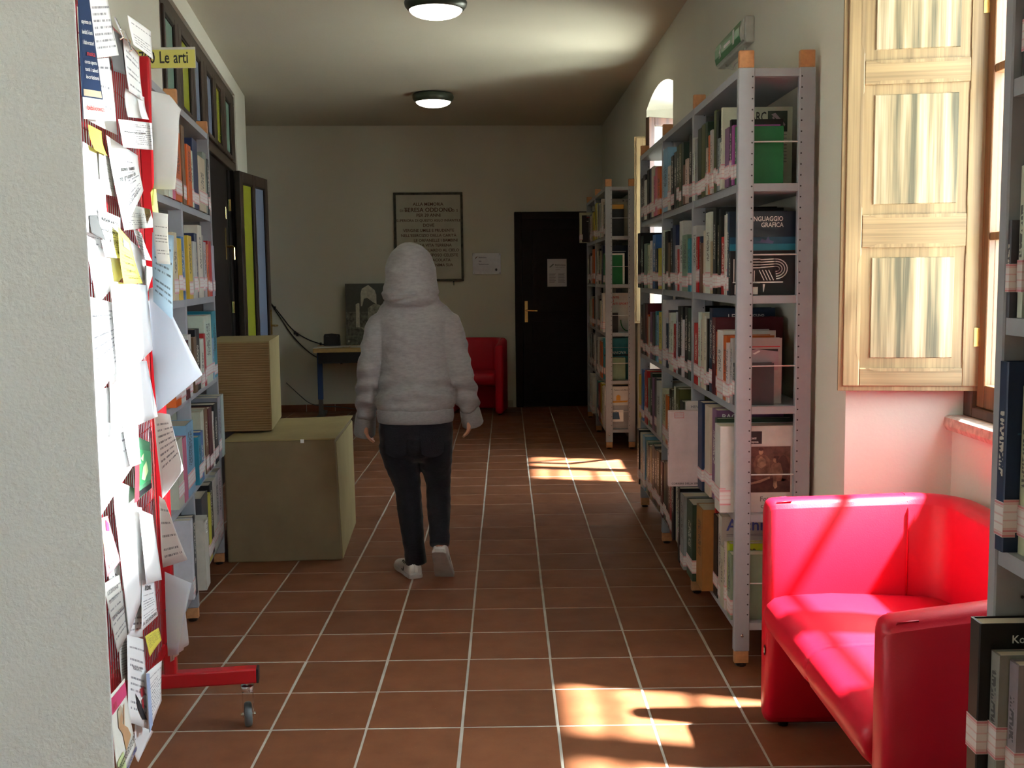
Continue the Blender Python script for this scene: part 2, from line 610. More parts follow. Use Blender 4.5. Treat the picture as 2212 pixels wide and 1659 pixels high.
LABELS = {}
def tag(o, label=None, cat=None, group=None, kind=None):
    if label:
        n = len(label.split())
        if n < 4 or n > 16:
            print('LABEL LENGTH', n, label)
        if label in LABELS:
            print('DUP LABEL', label)
        LABELS[label] = 1
        o['label'] = label
    if cat:
        o['category'] = cat
    if group:
        o['group'] = group
    if kind:
        o['kind'] = kind
    return o
def empty(name, loc=(0, 0, 0), rz=0.0, label=None, cat=None, group=None, mw=None, kind=None):
    o = bpy.data.objects.new(name, None)
    o.empty_display_size = 0.1
    COL.objects.link(o)
    if mw is not None:
        o.matrix_world = mw
    else:
        o.location = loc
        o.rotation_euler = (0, 0, rz)
    return tag(o, label, cat, group, kind)
def struct(o):
    o['kind'] = 'structure'
    return o
def T(x, y, z):
    return Matrix.Translation((x, y, z))
def RZ(a):
    return Matrix.Rotation(a, 4, 'Z')

# ------------------------------------------------------------------ room shell
CEIL = 3.11
def xw(y):
    return 1.152 - 0.006 * y           # inner face of the right-hand wall
AL = radians(8.0)                      # the left-hand wall runs 8 degrees off the corridor axis
ML = T(-1.71, 5.44, 0) @ RZ(AL)        # local x = out of the left wall, local y = along it
BW = math.atan(0.08)
MBK = T(0, 12.0, 0) @ RZ(BW)           # back wall: local x = along it, local -y = into the room

# floor: pale grout bed with every tile laid in it
fl = MB().box(-3.9, 1.75, -3.3, 12.6, -0.25, -0.0014)
floor = struct(fl.build('floor', 'grout'))
TP = 0.31345
def tile_mesh(w, d):
    m = MB()
    h, c = 0.0, 0.0014
    a, b = w / 2, d / 2
    m.add([(-a, -b, -0.02), (a, -b, -0.02), (a, b, -0.02), (-a, b, -0.02),
           (-a, -b, -c), (a, -b, -c), (a, b, -c), (-a, b, -c),
           (-a + c, -b + c, h), (a - c, -b + c, h), (a - c, b - c, h), (-a + c, b - c, h)],
          [(0, 3, 2, 1), (0, 1, 5, 4), (1, 2, 6, 5), (2, 3, 7, 6), (3, 0, 4, 7),
           (4, 5, 9, 8), (5, 6, 10, 9), (6, 7, 11, 10), (7, 4, 8, 11), (8, 9, 10, 11)])
    return m
tme = tile_mesh(TP - 0.0085, TP - 0.0085).mesh('tile', 'tile')
X0, Y0 = -1.1037, 3.0775
tiles = []
for j in range(-19, 30):
    for i in range(-9, 9):
        cx, cy = X0 + (i + 0.5) * TP, Y0 + (j + 0.5) * TP
        lim = 1.46 if 2.3 < cy < 3.5 or 7.3 < cy < 8.4 else xw(cy) + 0.1
        if cx > lim:
            continue
        d = Vector((cx, cy, -1.47))
        z = d.dot(fw)
        seen = False
        if z > 0.5:
            px, py = 1106 + FPX * d.dot(rt) / z, 829.5 - FPX * d.dot(up) / z
            seen = 150 < px < 1960 and py < 1760 and cx > -1.75 - 0.14 * (cy - 5.44) and cy < 11.9
            if cy < 4.3 and px < 300:
                seen = False
        tiles.append((not seen, cy, cx))
tiles.sort()
rest = MB()
nt = 0
for (hid, cy, cx) in tiles:
    jx, jy = random.uniform(-.0012, .0012), random.uniform(-.001, .001)
    if not hid and nt < 298:
        o = bpy.data.objects.new('tile', tme)
        COL.objects.link(o)
        o.parent = floor
        o.location = (cx + jx, cy + jy, random.uniform(-0.0005, 0.0003))
        o.rotation_euler = (random.uniform(-.0015, .0015), random.uniform(-.0015, .0015), random.uniform(-.002, .002))
        nt += 1
    else:
        k = tile_mesh(TP - 0.0085, TP - 0.0085)
        rest.add(k.v, k.f, T(cx, cy, -0.0004))
ro = rest.build('far_tiles', 'tile', floor)
ro['kind'] = 'stuff'

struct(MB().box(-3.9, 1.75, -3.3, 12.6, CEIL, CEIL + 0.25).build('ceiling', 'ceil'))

# right wall with three splayed window niches (the third lies behind the camera)
NI = [(-1.45, 0.20), (2.20, 3.565), (7.19, 8.47)]
def pier(ya, yb):
    # the reveals splay: yb side is the near reveal of the next niche, ya side the far reveal of the previous one
    s0 = -0.055 if ya > -3 else 0.0
    s1 = 0.055 if yb < 12 else 0.0
    struct(MB().prism([(xw(ya), ya), (1.50, ya + s0), (1.75, ya + s0), (1.75, yb + s1), (1.50, yb + s1), (xw(yb), yb)], 0, CEIL).build('wall_right', 'wall'))
pier(-3.3, NI[0][0])
pier(NI[0][1], NI[1][0])
pier(NI[1][1], NI[2][0])
pier(NI[2][1], 12.6)
for (ya, yb) in NI:
    n = 12
    rw = MB()
    arc = []
    for k in range(n + 1):
        u = k / n
        arc.append((ya + (yb - ya) * u, 2.73 + 0.085 * 4 * u * (1 - u)))
    for k in range(n):
        (a, za), (b, zb) = arc[k], arc[k + 1]
        rw.add([(xw(a), a, za), (xw(b), b, zb), (xw(b), b, CEIL), (xw(a), a, CEIL),
                (1.52, a, za), (1.52, b, zb), (1.52, b, CEIL), (1.52, a, CEIL)],
               [(0, 1, 2, 3), (7, 6, 5, 4), (0, 4, 5, 1), (3, 2, 6, 7), (0, 3, 7, 4), (1, 5, 6, 2)])
    rw.box(1.50, 1.75, ya, yb, 2.68, CEIL)
    struct(rw.build('wall_right', 'wall'))
    struct(MB().box(1.47, 1.75, ya + 0.04, yb - 0.04, -0.02, 0.945).build('wall_right', 'wall'))

# left wall (angled), the rough pillar in the foreground, the recess at its far end
lwm = MB()
lwm.box(-0.28, 0.0, -3.5, 0.14, 0, CEIL)
lwm.box(-0.28, 0.0, 3.66, 4.5, 0, CEIL)
lwm.box(-0.28, 0.0, 0.14, 3.66, 2.98, CEIL)
lwm.box(-0.28, -0.16, 0.14, 3.66, 0, 2.98)
struct(lwm.build('wall_left', 'wall', mw=ML))
struct(MB().box(-3.9, -2.45, 9.55, 9.86, 0, CEIL).build('wall_recess', 'wall'))
struct(MB().box(-3.9, -3.6, -3.3, 12.6, 0, CEIL).build('wall_far_left', 'wall'))
pil = MB()
pil.add([(-3.6, 1.70, 0), (-0.675, 1.70, 0), (-0.655, 1.70, 0), (-0.80, 1.98, 0), (-0.82, 2.0, 0), (-3.6, 2.0, 0)] +
        [(-3.6, 1.70, CEIL), (-0.675, 1.70, CEIL), (-0.655, 1.70, CEIL), (-0.80, 1.98, CEIL), (-0.82, 2.0, CEIL), (-3.6, 2.0, CEIL)],
        [(5, 4, 3, 2, 1, 0), (6, 7, 8, 9, 10, 11)] + [(i, (i + 1) % 6, 6 + (i + 1) % 6, 6 + i) for i in range(6)])
struct(pil.build('wall_near_left', 'pillar', bevel=0.003))
struct(MB().box(-4.2, 1.6, 0.0, 0.3, 0, CEIL).build('wall_back', 'wall', mw=MBK))
struct(MB().box(-3.9, 1.75, -3.3, -3.0, 0, CEIL).build('wall_behind', 'wall'))
struct(MB().box(1.75, 60, -50, 60, -0.9, -0.6).build('ground', 'ground'))

# terracotta skirting on the back wall, tile by tile
bb = struct(MB().box(-2.9, 0.06, -0.006, 0.0, 0.0, 0.078).build('baseboard_back', 'grout', mw=MBK))
bme = MB().box(0, 0.308, -0.014, -0.004, 0.001, 0.08).mesh('tile', 'tile')
for k in range(9):
    o = bpy.data.objects.new('tile', bme)
    COL.objects.link(o)
    o.parent = bb
    o.location = (-2.86 + k * 0.3135, 0, 0)

# ------------------------------------------------------------------ windows, shutters, sills
def leaf(parent, y0, y1, x, flip=False, M4=None, z0=1.03, z1=2.63, mat='winwood'):
    """a casement leaf lying in the plane x = const between y0 and y1: frame, bars, three panes"""
    fr = MB()
    st, d = 0.052, 0.045
    fr.box(x, x + d, y0, y0 + st, z0, z1, M4).box(x, x + d, y1 - st, y1, z0, z1, M4)
    fr.box(x, x + d, y0 + st, y1 - st, z0, z0 + 0.075, M4).box(x, x + d, y0 + st, y1 - st, z1 - 0.06, z1, M4)
    f = fr.build('sash', mat, parent, bevel=0.004)
    zs = [z0 + 0.075, 1.575, 2.09, z1 - 0.06]
    for k in (1, 2):
        MB().box(x + 0.004, x + d - 0.004, y0 + st, y1 - st, zs[k] - 0.013, zs[k] + 0.013, M4).build('glazing_bar', mat, f, bevel=0.003)
    for k in range(3):
        a = zs[k] + (0.013 if k else 0)
        b = zs[k + 1] - (0.013 if k < 2 else 0)
        MB().box(x + 0.02, x + 0.024, y0 + st, y1 - st, a, b, M4).build('pane', 'glass', f)
    return f
def window(name, ya, yb, open_far=False):
    w = empty(name, (0, 0, 0))
    w['kind'] = 'structure'
    a, b = ya + 0.06, yb - 0.06
    fr = MB().box(1.50, 1.58, a - 0.005, a + 0.06, 0.995, 2.69).box(1.50, 1.58, b - 0.06, b + 0.005, 0.995, 2.69)
    fr.box(1.50, 1.58, a + 0.06, b - 0.06, 0.995, 1.03).box(1.50, 1.58, a + 0.06, b - 0.06, 2.63, 2.69)
    fr.build('window_frame', 'windark', w, bevel=0.005)
    mid = (a + b) / 2
    MB().box(1.505, 1.575, mid - 0.04, mid + 0.04, 1.03, 2.63).build('mullion', 'windark', w, bevel=0.004)
    leaf(w, a + 0.061, mid - 0.041, 1.515)
    if open_far:
        # this leaf stands open, swung into the room towards the folded shutter
        Mo = T(1.495, b - 0.08, 0) @ RZ(radians(118)) @ T(-1.515, 0, 0)
        leaf(w, 0.0, mid - a - 0.102, 1.515, M4=Mo, mat='windark')  # darker wood than the closed leaves: shade put into its colour
    else:
        leaf(w, mid + 0.041, b - 0.061, 1.515)
    return w
w1 = window('window_1', *NI[1])
w2 = window('window_2', *NI[2], open_far=True)
w3 = window('window_3', *NI[0])
def sill(ya, yb, nm):
    m = MB()
    n = 14
    vs = []
    fs = []
    for k in range(n + 1):
        y = ya + 0.045 + (yb - ya - 0.09) * k / n
        j = noise.noise(Vector((y * 9, 3.1, 0))) * 0.008
        vs += [(1.452 + j, y, 0.946), (1.444 + j * 1.6, y, 0.962), (1.446 + j, y, 0.988), (1.455, y, 0.995), (1.60, y, 0.995), (1.60, y, 0.946)]
        if k:
            b = (k - 1) * 6
            for q in range(6):
                fs.append((b + q, b + (q + 1) % 6, b + 6 + (q + 1) % 6, b + 6 + q))
    fs += [tuple(range(6))[::-1], tuple(range(n * 6, n * 6 + 6))]
    m.add(vs, fs)
    return struct(m.build(nm, 'stone'))
sill(*NI[1], 'trim_1')
sill(*NI[2], 'trim_2')
sill(*NI[0], 'trim_3')

def shutter(loc, rz, label):
    W, H = 0.425, 1.425
    e = empty('window_shutter', loc, rz, label, 'shutter', 'folded wooden shutters')
    zs = [(0.06, 0.45), (0.555, 0.965), (1.04, 1.365)]
    xl, xr = 0.052, W - 0.052
    MB().box(-0.014, W, 0.010, 0.026, -0.016, H + 0.01).build('rebate_board', 'shutter_rail', e, bevel=0.002)
    MB().box(0, xl, 0.004, 0.034, 0, H).build('stile', 'shutter_rail', e, bevel=0.003)
    MB().box(xr, W, 0.004, 0.034, 0, H).build('stile', 'shutter_rail', e, bevel=0.003)
    edges = [0.0] + [z for p in zs for z in p] + [H]
    for k in range(0, len(edges), 2):
        MB().box(xl, xr, 0.0045, 0.0335, edges[k], edges[k + 1]).build('rail', 'shutter_hrail', e, bevel=0.003)
    for (a, b) in zs:
        # raised and fielded panel: sunk margin, sloped bevel, flat field
        m = MB()
        def rect(i, y):
            return [(xl + i, y, a + i), (xr - i, y, a + i), (xr - i, y, b - i), (xl + i, y, b - i)]
        rings = [rect(0.0, 0.0225), rect(0.0, 0.0135), rect(0.032, 0.0105), rect(0.0345, 0.0058)]
        vs = [p for r in rings for p in r]
        fs = [(0, 3, 2, 1), (12, 13, 14, 15)]
        for k in range(3):
            for q in range(4):
                fs.append((k * 4 + q, k * 4 + (q + 1) % 4, k * 4 + 4 + (q + 1) % 4, k * 4 + 4 + q))
        m.add(vs, fs)
        pnl = m.build('raised_panel', 'shutter', e)
        # stopped chamfers along the frame round each panel
        ch = MB()
        def cham(p0, p1, inn):
            L = Vector(p1) - Vector(p0)
            t = L.normalized()
            i = Vector(inn)
            for (s, e_, w) in ((0.05, L.length - 0.05, 0.011),):
                q0, q1 = Vector(p0) + t * s, Vector(p0) + t * e_
                qa, qb = Vector(p0) + t * (s - 0.028), Vector(p0) + t * (e_ + 0.028)
                y0, y1 = 0.0042, 0.0125
                ch.add([(qa.x, y0, qa.z), (qb.x, y0, qb.z), (q1.x - i.x * w, y0 - 0.0006, q1.z - i.z * w), (q0.x - i.x * w, y0 - 0.0006, q0.z - i.z * w),
                        (qa.x, y1, qa.z), (qb.x, y1, qb.z), (q1.x, y1, q1.z), (q0.x, y1, q0.z)],
                       [(0, 1, 2, 3), (4, 7, 6, 5), (0, 4, 5, 1), (1, 5, 6, 2), (2, 6, 7, 3), (3, 7, 4, 0)])
        cham((xl, 0, a), (xl, 0, b), (1, 0, 0))
        cham((xr, 0, a), (xr, 0, b), (-1, 0, 0))
        cham((xl, 0, a), (xr, 0, a), (0, 0, 1))
        cham((xl, 0, b), (xr, 0, b), (0, 0, -1))
        ch.build('stopped_chamfer', 'shutter_rail', pnl)
    for z in (0.16, 1.2):
        MB().tube([(W + 0.006, 0.0, z - 0.03), (W + 0.006, 0.0, z + 0.03)], 0.006, 8).box(W - 0.02, W + 0.006, 0.001, 0.0035, z - 0.03, z + 0.03).build('hinge', 'brass', e)
    return e
shutter((1.098, 3.497, 1.096), math.atan2(-0.066, 0.42), 'large sunlit honey-coloured wooden shutter folded beside the near window')
shutter((1.022, 8.485, 1.10), math.atan2(-0.066, 0.45), 'small dim brown wooden shutter showing between the two right bookcases')

# ------------------------------------------------------------------ left partition: glazed transom, doors
tr = empty('window_4', mw=ML, kind='structure')
fr = MB()
z0, z1 = 2.34, 2.965
fr.box(-0.10, -0.01, 0.15, 3.65, z1 - 0.075, z1).box(-0.10, -0.01, 0.15, 3.65, z0, z0 + 0.075)
fr.box(-0.10, -0.01, 0.15, 0.25, z0 + 0.075, z1 - 0.075).box(-0.10, -0.01, 3.36, 3.65, z0 + 0.075, z1 - 0.075)
fr.build('frame', 'brownwood', tr, bevel=0.006)
PN = [(0.29, 0.60, 'teal'), (0.82, 1.15, 'lime'), (1.33, 1.60, 'bluegl'), (1.88, 2.18, 'bluegl'), (2.36, 2.65, 'lime'), (2.92, 3.27, 'teal')]
pe = 0.25
for k, (a, b, m_) in enumerate(PN):
    ps = PN[k + 1][0] if k < 5 else 3.36 + 0.06
    e1 = (b + ps) / 2 if k < 5 else 3.36
    s = MB()
    g = 0.012
    za, zb = z0 + 0.078, z1 - 0.078
    s.box(-0.085, 0.004, pe + 0.002, a, za, zb).box(-0.085, 0.004, b, e1 - 0.002, za, zb)
    s.box(-0.085, 0.004, a, b, za, za + 0.03).box(-0.085, 0.004, a, b, zb - 0.035, zb)
    so = s.build('sash', 'brownwood', tr, bevel=0.005)
    bd = MB()
    for (ya, yb, zc, zd) in ((a, a + g, za + 0.03, zb - 0.035), (b - g, b, za + 0.03, zb - 0.035), (a + g, b - g, za + 0.03, za + 0.03 + g), (a + g, b - g, zb - 0.035 - g, zb - 0.035)):
        bd.box(-0.03, -0.004, ya, yb, zc, zd)
    bd.build('glazing_bead', 'blackwood', so)
    MB().box(-0.016, -0.011, a + g, b - g, za + 0.03 + g, zb - 0.035 - g).build('pane', m_, so)
    pe = e1
# closed dark leaf and jambs under the transom
d2 = empty('door_2', mw=ML, kind='structure')
MB().box(-0.10, -0.005, 0.15, 0.25, 0.003, z0).box(-0.10, -0.005, 3.36, 3.60, 0.003, z0).build('door_frame', 'blackwood', d2, bevel=0.006)
MB().box(-0.085, -0.03, 0.255, 1.75, 0.01, z0 - 0.005).build('door_leaf', 'blackwood', d2, bevel=0.005)
lf = MB().box(-0.085, -0.03, 1.755, 3.0, 0.01, z0 - 0.005).build('door_leaf', 'blackwood', d2, bevel=0.005)
for (a, b) in ((0.12, 0.95), (1.05, 2.2)):
    MB().box(-0.032, -0.018, 1.95, 2.75, a, b).build('raised_panel', 'blackwood', lf, bevel=0.012)
MB().box(-0.075, -0.06, 3.0, 3.36, 0.01, z0 - 0.005).build('side_light', 'teal', d2)
MB().box(-0.09, -0.03, 3.005, 3.07, 0.01, z0 - 0.006).box(-0.09, -0.03, 3.24, 3.355, 0.01, z0 - 0.006).build('mullion', 'blackwood', d2, bevel=0.004)
hd = MB().box(-0.03, -0.024, 2.865, 2.895, 1.62, 1.86)
hd.tube([(-0.02, 2.88, 1.72), (0.02, 2.88, 1.72), (0.03, 2.87, 1.71), (0.03, 2.87, 1.62)], 0.009, 8)
hd.tube([(-0.022, 2.88, 1.93), (-0.022, 2.88, 2.02)], 0.004, 6)
hd.build('bolt_handle', 'brass', lf)
for z in (1.25, 2.05):
    MB().tube([(-0.02, 3.155, z - 0.045), (-0.02, 3.155, z + 0.045)], 0.011, 8).build('hinge', 'brass', d2)
# the open leaf folded back along the wall
od = empty('door_3', (-2.168, 8.735, 0), math.atan2(0.06, 0.78) - pi / 2 + radians(0), kind='structure')
od.rotation_euler = (0, 0, math.atan2(0.79, 0.045))
Wd = 0.80
dl = MB()
dl.box(0, 0.085, -0.045, 0, 0.01, 2.335).box(Wd - 0.075, Wd, -0.045, 0, 0.01, 2.335).box(0.36, 0.425, -0.045, 0, 0.01, 2.335)
for (a, b) in ((0.085, 0.36), (0.425, Wd - 0.075)):
    dl.box(a, b, -0.045, 0, 2.245, 2.335).box(a, b, -0.045, 0, 0.01, 0.22)
fr_ = dl.build('door_leaf', 'brownwood', od, bevel=0.005)
for (a, b, m_) in ((0.085, 0.36, 'lime'), (0.425, Wd - 0.075, 'bluegl')):
    MB().box(a, b, -0.027, -0.02, 0.22, 2.245).build('pane', m_, fr_)
    bd = MB()
    for (p, q, r_, s_) in ((a, a + 0.012, 0.22, 2.245), (b - 0.012, b, 0.22, 2.245), (a + 0.012, b - 0.012, 2.233, 2.245), (a + 0.012, b - 0.012, 0.22, 0.232)):
        bd.box(p, q, -0.038, -0.028, r_, s_)
    bd.build('glazing_bead', 'blackwood', fr_)
hb = MB().box(Wd - 0.05, Wd - 0.02, -0.051, -0.045, 0.98, 1.2)
hb.tube([(Wd - 0.035, -0.05, 1.06), (Wd - 0.035, -0.1, 1.06), (Wd - 0.05, -0.105, 1.06), (Wd - 0.14, -0.105, 1.06)], 0.008, 8)
hb.tube([(Wd - 0.035, 0.0, 1.06), (Wd - 0.035, 0.06, 1.06)], 0.008, 8)
hb.build('door_handle', 'brass', fr_)

# ------------------------------------------------------------------ back wall: door, plaque, notices
d1 = empty('door_1', mw=MBK, kind='structure')
dm = MB().box(0.094, 0.175, -0.05, 0.0, 0.003, 2.17).box(1.02, 1.10, -0.05, 0.0, 0.003, 2.17).box(0.175, 1.02, -0.05, 0.0, 2.09, 2.17)
dm.build('door_frame', 'blackwood', d1, bevel=0.006)
dlf = MB().box(0.178, 1.017, -0.035, -0.002, 0.006, 2.087).build('door_leaf', 'blackwood', d1, bevel=0.004)
for (a, b) in ((0.16, 0.62), (0.72, 0.96), (1.06, 1.98)):
    MB().box(0.29, 0.905, -0.047, -0.034, a, b).build('raised_panel', 'blackwood', dlf, bevel=0.011)
hh = MB().box(0.198, 0.232, -0.044, -0.035, 0.955, 1.19)
hh.tube([(0.215, -0.044, 1.085), (0.215, -0.085, 1.085), (0.225, -0.09, 1.085), (0.335, -0.09, 1.08)], 0.009, 8)
hh.build('door_handle', 'brass', dlf)

def wall_pt(dx, dz, off):
    return lambda x, y: (dx + x, -off, dz + y)
nt_ = MB()
def sheetbox(x0, x1, z0, z1, y0=-0.004, y1=0.0):
    return MB().box(x0, x1, y0, y1, z0, z1)
no = sheetbox(0.455, 0.67, 1.345, 1.65).build('door_notice', 'sheet_n', mw=MBK @ T(0, -0.047, 0))
no.color = (0.60, 0.58, 0.62, 1)
tag(no, 'white printed notice taped to the dark door', 'notice')
pr = MB()
for k, (zz, s) in enumerate(((1.575, 0.03), (1.555, 0.014), (1.53, 0.012))):
    pr.text(['Biblioteca', 'orario di apertura', 'al pubblico'][k], s, wall_pt(0.545 if k else 0.54, zz, 0.0045), 'L')
for k in range(9):
    pr.box(0.475, 0.55 - 0.008 * (k % 3), -0.0046, -0.0041, 1.485 - k * 0.012, 1.489 - k * 0.012)
    pr.box(0.575, 0.65 - 0.01 * (k % 2), -0.0046, -0.0041, 1.485 - k * 0.012, 1.489 - k * 0.012)
pr.prism([(0.475, 1.56), (0.52, 1.60), (0.53, 1.59), (0.49, 1.556)], -0.0046, -0.0041, 'Y')
pr.build('print', 'ink_grey', no)

pq = tag(empty('memorial_plaque', mw=MBK @ T(-0.85, 0, 1.905)), 'framed grey-green memorial slab with brown lettering on the back wall', 'plaque')
MB().box(-0.352, 0.352, -0.02, -0.001, -0.462, 0.462).build('slab', 'marble', pq)
fm = MB()
W2, H2, fwid = 0.378, 0.485, 0.026
fm.box(-W2, W2, -0.03, -0.0015, H2 - fwid, H2).box(-W2, W2, -0.03, -0.0015, -H2, -H2 + fwid)
fm.box(-W2, -W2 + fwid, -0.03, -0.0015, -H2 + fwid, H2 - fwid).box(W2 - fwid, W2, -0.03, -0.0015, -H2 + fwid, H2 - fwid)
fm.build('frame', 'plaque_frame', pq, bevel=0.004)
rows = [('ALLA MEMORIA', 0.342, 0.0, 0.042, 'C'), ('TERESA ODDONO', 0.275, 0.0, 0.056, 'C'), ('DI SR', 0.275, -0.265, 0.034, 'C'), ('E. D. S', 0.275, 0.272, 0.034, 'C'),
        ('PER 39 ANNI', 0.222, 0.0, 0.042, 'C'), ('SUPERIORA DI QUESTO ASILO INFANTILE', 0.168, 0.0, 0.0335, 'C'), ('DOVE', 0.113, 0.0, 0.042, 'C'),
        ('VERGINE UMILE E PRUDENTE', 0.058, 0.0, 0.038, 'C'), ("NELL'ESERCIZIO DELLA CARIT\u00c0", 0.004, 0.0, 0.038, 'C'), ('LE ORFANELLE I BAMBINI', -0.05, 0.315, 0.038, 'R'),
        ('RE LA VITA TERRENA', -0.104, 0.25, 0.038, 'R'), ('LO SGUARDO AL CIELO', -0.158, 0.33, 0.038, 'R'), ('LO SPOSO CELESTE', -0.212, 0.318, 0.038, 'R'),
        ('E IMMACOLATA', -0.266, 0.235, 0.038, 'R'), ("ALL'ANIMA SUA", -0.32, 0.262, 0.038, 'R')]
for (t_, z, x, s, al) in rows:
    MB().text(t_, s * 1.13, (lambda z_, x_: (lambda a, b: (x_ + a, -0.0208, z_ + b)))(z, x), al).build('inscription_line', 'ink_brown', pq)
hk = MB().tube([(0, -0.002, 0.03), (0, -0.012, 0.02), (0, -0.014, 0.0), (0, -0.012, -0.015)], 0.009, 8).build('wall_hook', 'chrome', mw=MBK @ T(-0.585, 0, 1.39))
tag(hk, 'small pale hook in the wall below the memorial slab', 'hook')
sp = tag(empty('wall_sign', mw=MBK @ T(-0.216, 0, 1.608)), 'small steel sign between the memorial slab and the dark door', 'sign')
MB().box(-0.157, 0.157, -0.012, -0.001, -0.117, 0.117).build('plate', 'steelplate', sp, bevel=0.002)
for (t_, x_, z_, s_) in (('Biblioteca', -0.09, 0.062, 0.022), ('Sala', -0.09, 0.022, 0.02), ('Sezione arte', -0.09, -0.012, 0.022)):
    MB().text(t_, s_, lambda x, y: (x_ + x, -0.0126, z_ + y)).build('engraving', 'ink', sp)
MB().ball((0.105, -0.012, -0.068), 0.012, 0.001, 0.015).build('emblem', 'ink', sp)
MB().prism([(-0.13, 0.06), (-0.105, 0.082), (-0.1, 0.077), (-0.122, 0.055)], -0.0126, -0.012, 'Y').build('emblem', 'ink_brown', sp)
for (x, z) in ((-0.145, 0.105), (0.145, 0.105), (-0.145, -0.105), (0.145, -0.105)):
    MB().lathe([(0.004, 0), (0.005, 0.002), (0.002, 0.003)], 8, T(x, -0.012, z) @ Matrix.Rotation(pi / 2, 4, 'X')).build('screw', 'chrome', sp)

# ------------------------------------------------------------------ bookcases
SHZ = [0.168, 0.58, 0.983, 1.388, 1.79]
def bookcase(label, mw, depth, nb, bay, holes_near=True, rods=True, far_holes=False):
    e = empty('bookcase', mw=mw, label=label, cat='bookcase', group='grey steel bookcases')
    pw, pt = 0.058, 0.03
    for k in range(nb + 1):
        y0 = k * bay
        for side in (0, 1):
            x0 = 0.0 if side == 0 else depth - pw
            p = MB().box(x0, x0 + pw, y0, y0 + pt, 0.058, 2.195).build('post', 'grey', e, bevel=0.003, seg=1)
            MB().box(x0 + 0.002, x0 + pw - 0.002, y0 + 0.002, y0 + pt - 0.002, 2.1945, 2.256).build('wood_cap', 'beech', p, bevel=0.004)
            MB().box(x0 + 0.002, x0 + pw - 0.002, y0 + 0.002, y0 + pt - 0.002, 0.012, 0.0585).build('wood_foot', 'beech', p, bevel=0.003)
            MB().lathe([(0.019, 0.0005), (0.021, 0.006), (0.008, 0.0125)], 10, T(x0 + pw / 2, y0 + pt / 2, 0)).build('levelling_foot', 'black', p)
            if (k == 0 and holes_near) or (k > 0 and nb == 1) or (k > 0 and holes_near):
                h = MB()
                xh = x0 + (pw - 0.0085 if side == 0 else 0.0085)
                for q in range(52):
                    z = 0.20 + q * 0.0385
                    h.lathe([(0.0031, 0.0), (0.0031, 0.0006)], 7, T(xh, y0 - 0.0006, z) @ Matrix.Rotation(pi / 2, 4, 'X') @ T(0, 0, -0.0003))
                h.build('bolt_holes', 'black', p)['kind'] = 'stuff'
        if k in (0, nb):
            MB().box(pw, depth - pw, y0 + 0.003, y0 + pt - 0.003, 2.165, 2.193).build('end_rail', 'grey', e)
            for z in SHZ:
                MB().box(pw, depth - pw, y0 + 0.003, y0 + pt - 0.003, z - 0.029, z - 0.001).build('end_rail', 'grey', e)
            if rods:
                for z in SHZ:
                    MB().tube([(pw - 0.008, y0 + 0.012, z + 0.147), (depth - pw + 0.004, y0 + 0.012, z + 0.147)], 0.0026, 6).build('stop_rod', 'rod', e)
    if holes_near:
        MB().lathe([(0.006, 0), (0.006, 0.002), (0.003, 0.003)], 10, T(0.03, -0.0005, 0.12) @ Matrix.Rotation(pi / 2, 4, 'X')).build('bolt', 'chrome', e)
    for k in range(nb):
        ya, yb = k * bay + pt + 0.001, (k + 1) * bay - 0.001
        for z in SHZ + [2.195]:
            MB().box(0.004, depth - 0.004, ya, yb, z - 0.03, z - 0.0005).build('shelf', 'grey', e)
    return e
MB1 = T(0.835, 3.90, 0)
MB2 = T(0.826, 8.99, 0)
MB3 = T(0.857, 1.88 - 0.965, 0)
MLB = ML @ T(0.232, 0.015, 0) @ RZ(pi)
D1, D2, D3, DL = 0.275, 0.25, 0.275, 0.222
bookcase('grey steel bookcase with wood-tipped posts standing behind the bright red sofa', MB1, D1, 3, 0.9333)
bookcase('grey steel bookcase at the far end beside the dark door', MB2, D2, 2, 1.02)
b3_ = bookcase('grey steel bookcase cut off by the right edge of the picture', MB3, D3, 1, 0.935)
MB().box(0.002, D3 - 0.002, -0.012, -0.002, 0.06, 2.19).build('light_block_panel', 'grey', b3_)  # unseen panel, added to keep light off the near sofa arm
bookcase('grey steel bookcase behind the red notice board, below the coloured panes', MLB, DL, 2, 0.935, rods=False)

# ------------------------------------------------------------------ books
CN = {'wh': ('white', (.62, .61, .57)), 'cr': ('cream', (.55, .50, .38)), 'gy': ('grey', (.26, .27, .28)), 'lg': ('pale-grey', (.45, .46, .46)),
      'dg': ('dark-grey', (.065, .07, .078)), 'bk': ('black', (.014, .014, .016)), 'nv': ('navy', (.018, .035, .085)), 'bl': ('blue', (.05, .16, .42)),
      'lb': ('light-blue', (.22, .42, .60)), 'te': ('teal', (.03, .26, .34)), 'gn': ('green', (.012, .17, .045)), 'dn': ('dark-green', (.03, .055, .035)),
      'ol': ('olive', (.10, .105, .035)), 'ye': ('yellow', (.62, .50, .05)), 'oc': ('ochre', (.40, .19, .045)), 'or': ('orange', (.62, .12, .02)),
      'rd': ('red', (.45, .022, .022)), 'mr': ('maroon', (.10, .016, .022)), 'br': ('brown', (.17, .085, .045)), 'ta': ('tan', (.42, .30, .17)),
      'pu': ('purple', (.19, .085, .20)), 'mg': ('magenta', (.42, .09, .32)), 'pk': ('pink', (.60, .16, .24)), 'sg': ('sage', (.22, .30, .22)), 'lm': ('lime', (.45, .48, .06))}
ORD = ['first', 'second', 'third', 'fourth', 'fifth', 'sixth', 'seventh', 'eighth', 'ninth', 'tenth', 'eleventh', 'twelfth', 'thirteenth', 'fourteenth',
       'fifteenth', 'sixteenth', 'seventeenth', 'eighteenth', 'nineteenth', 'twentieth', 'twenty-first', 'twenty-second', 'twenty-third', 'twenty-fourth']
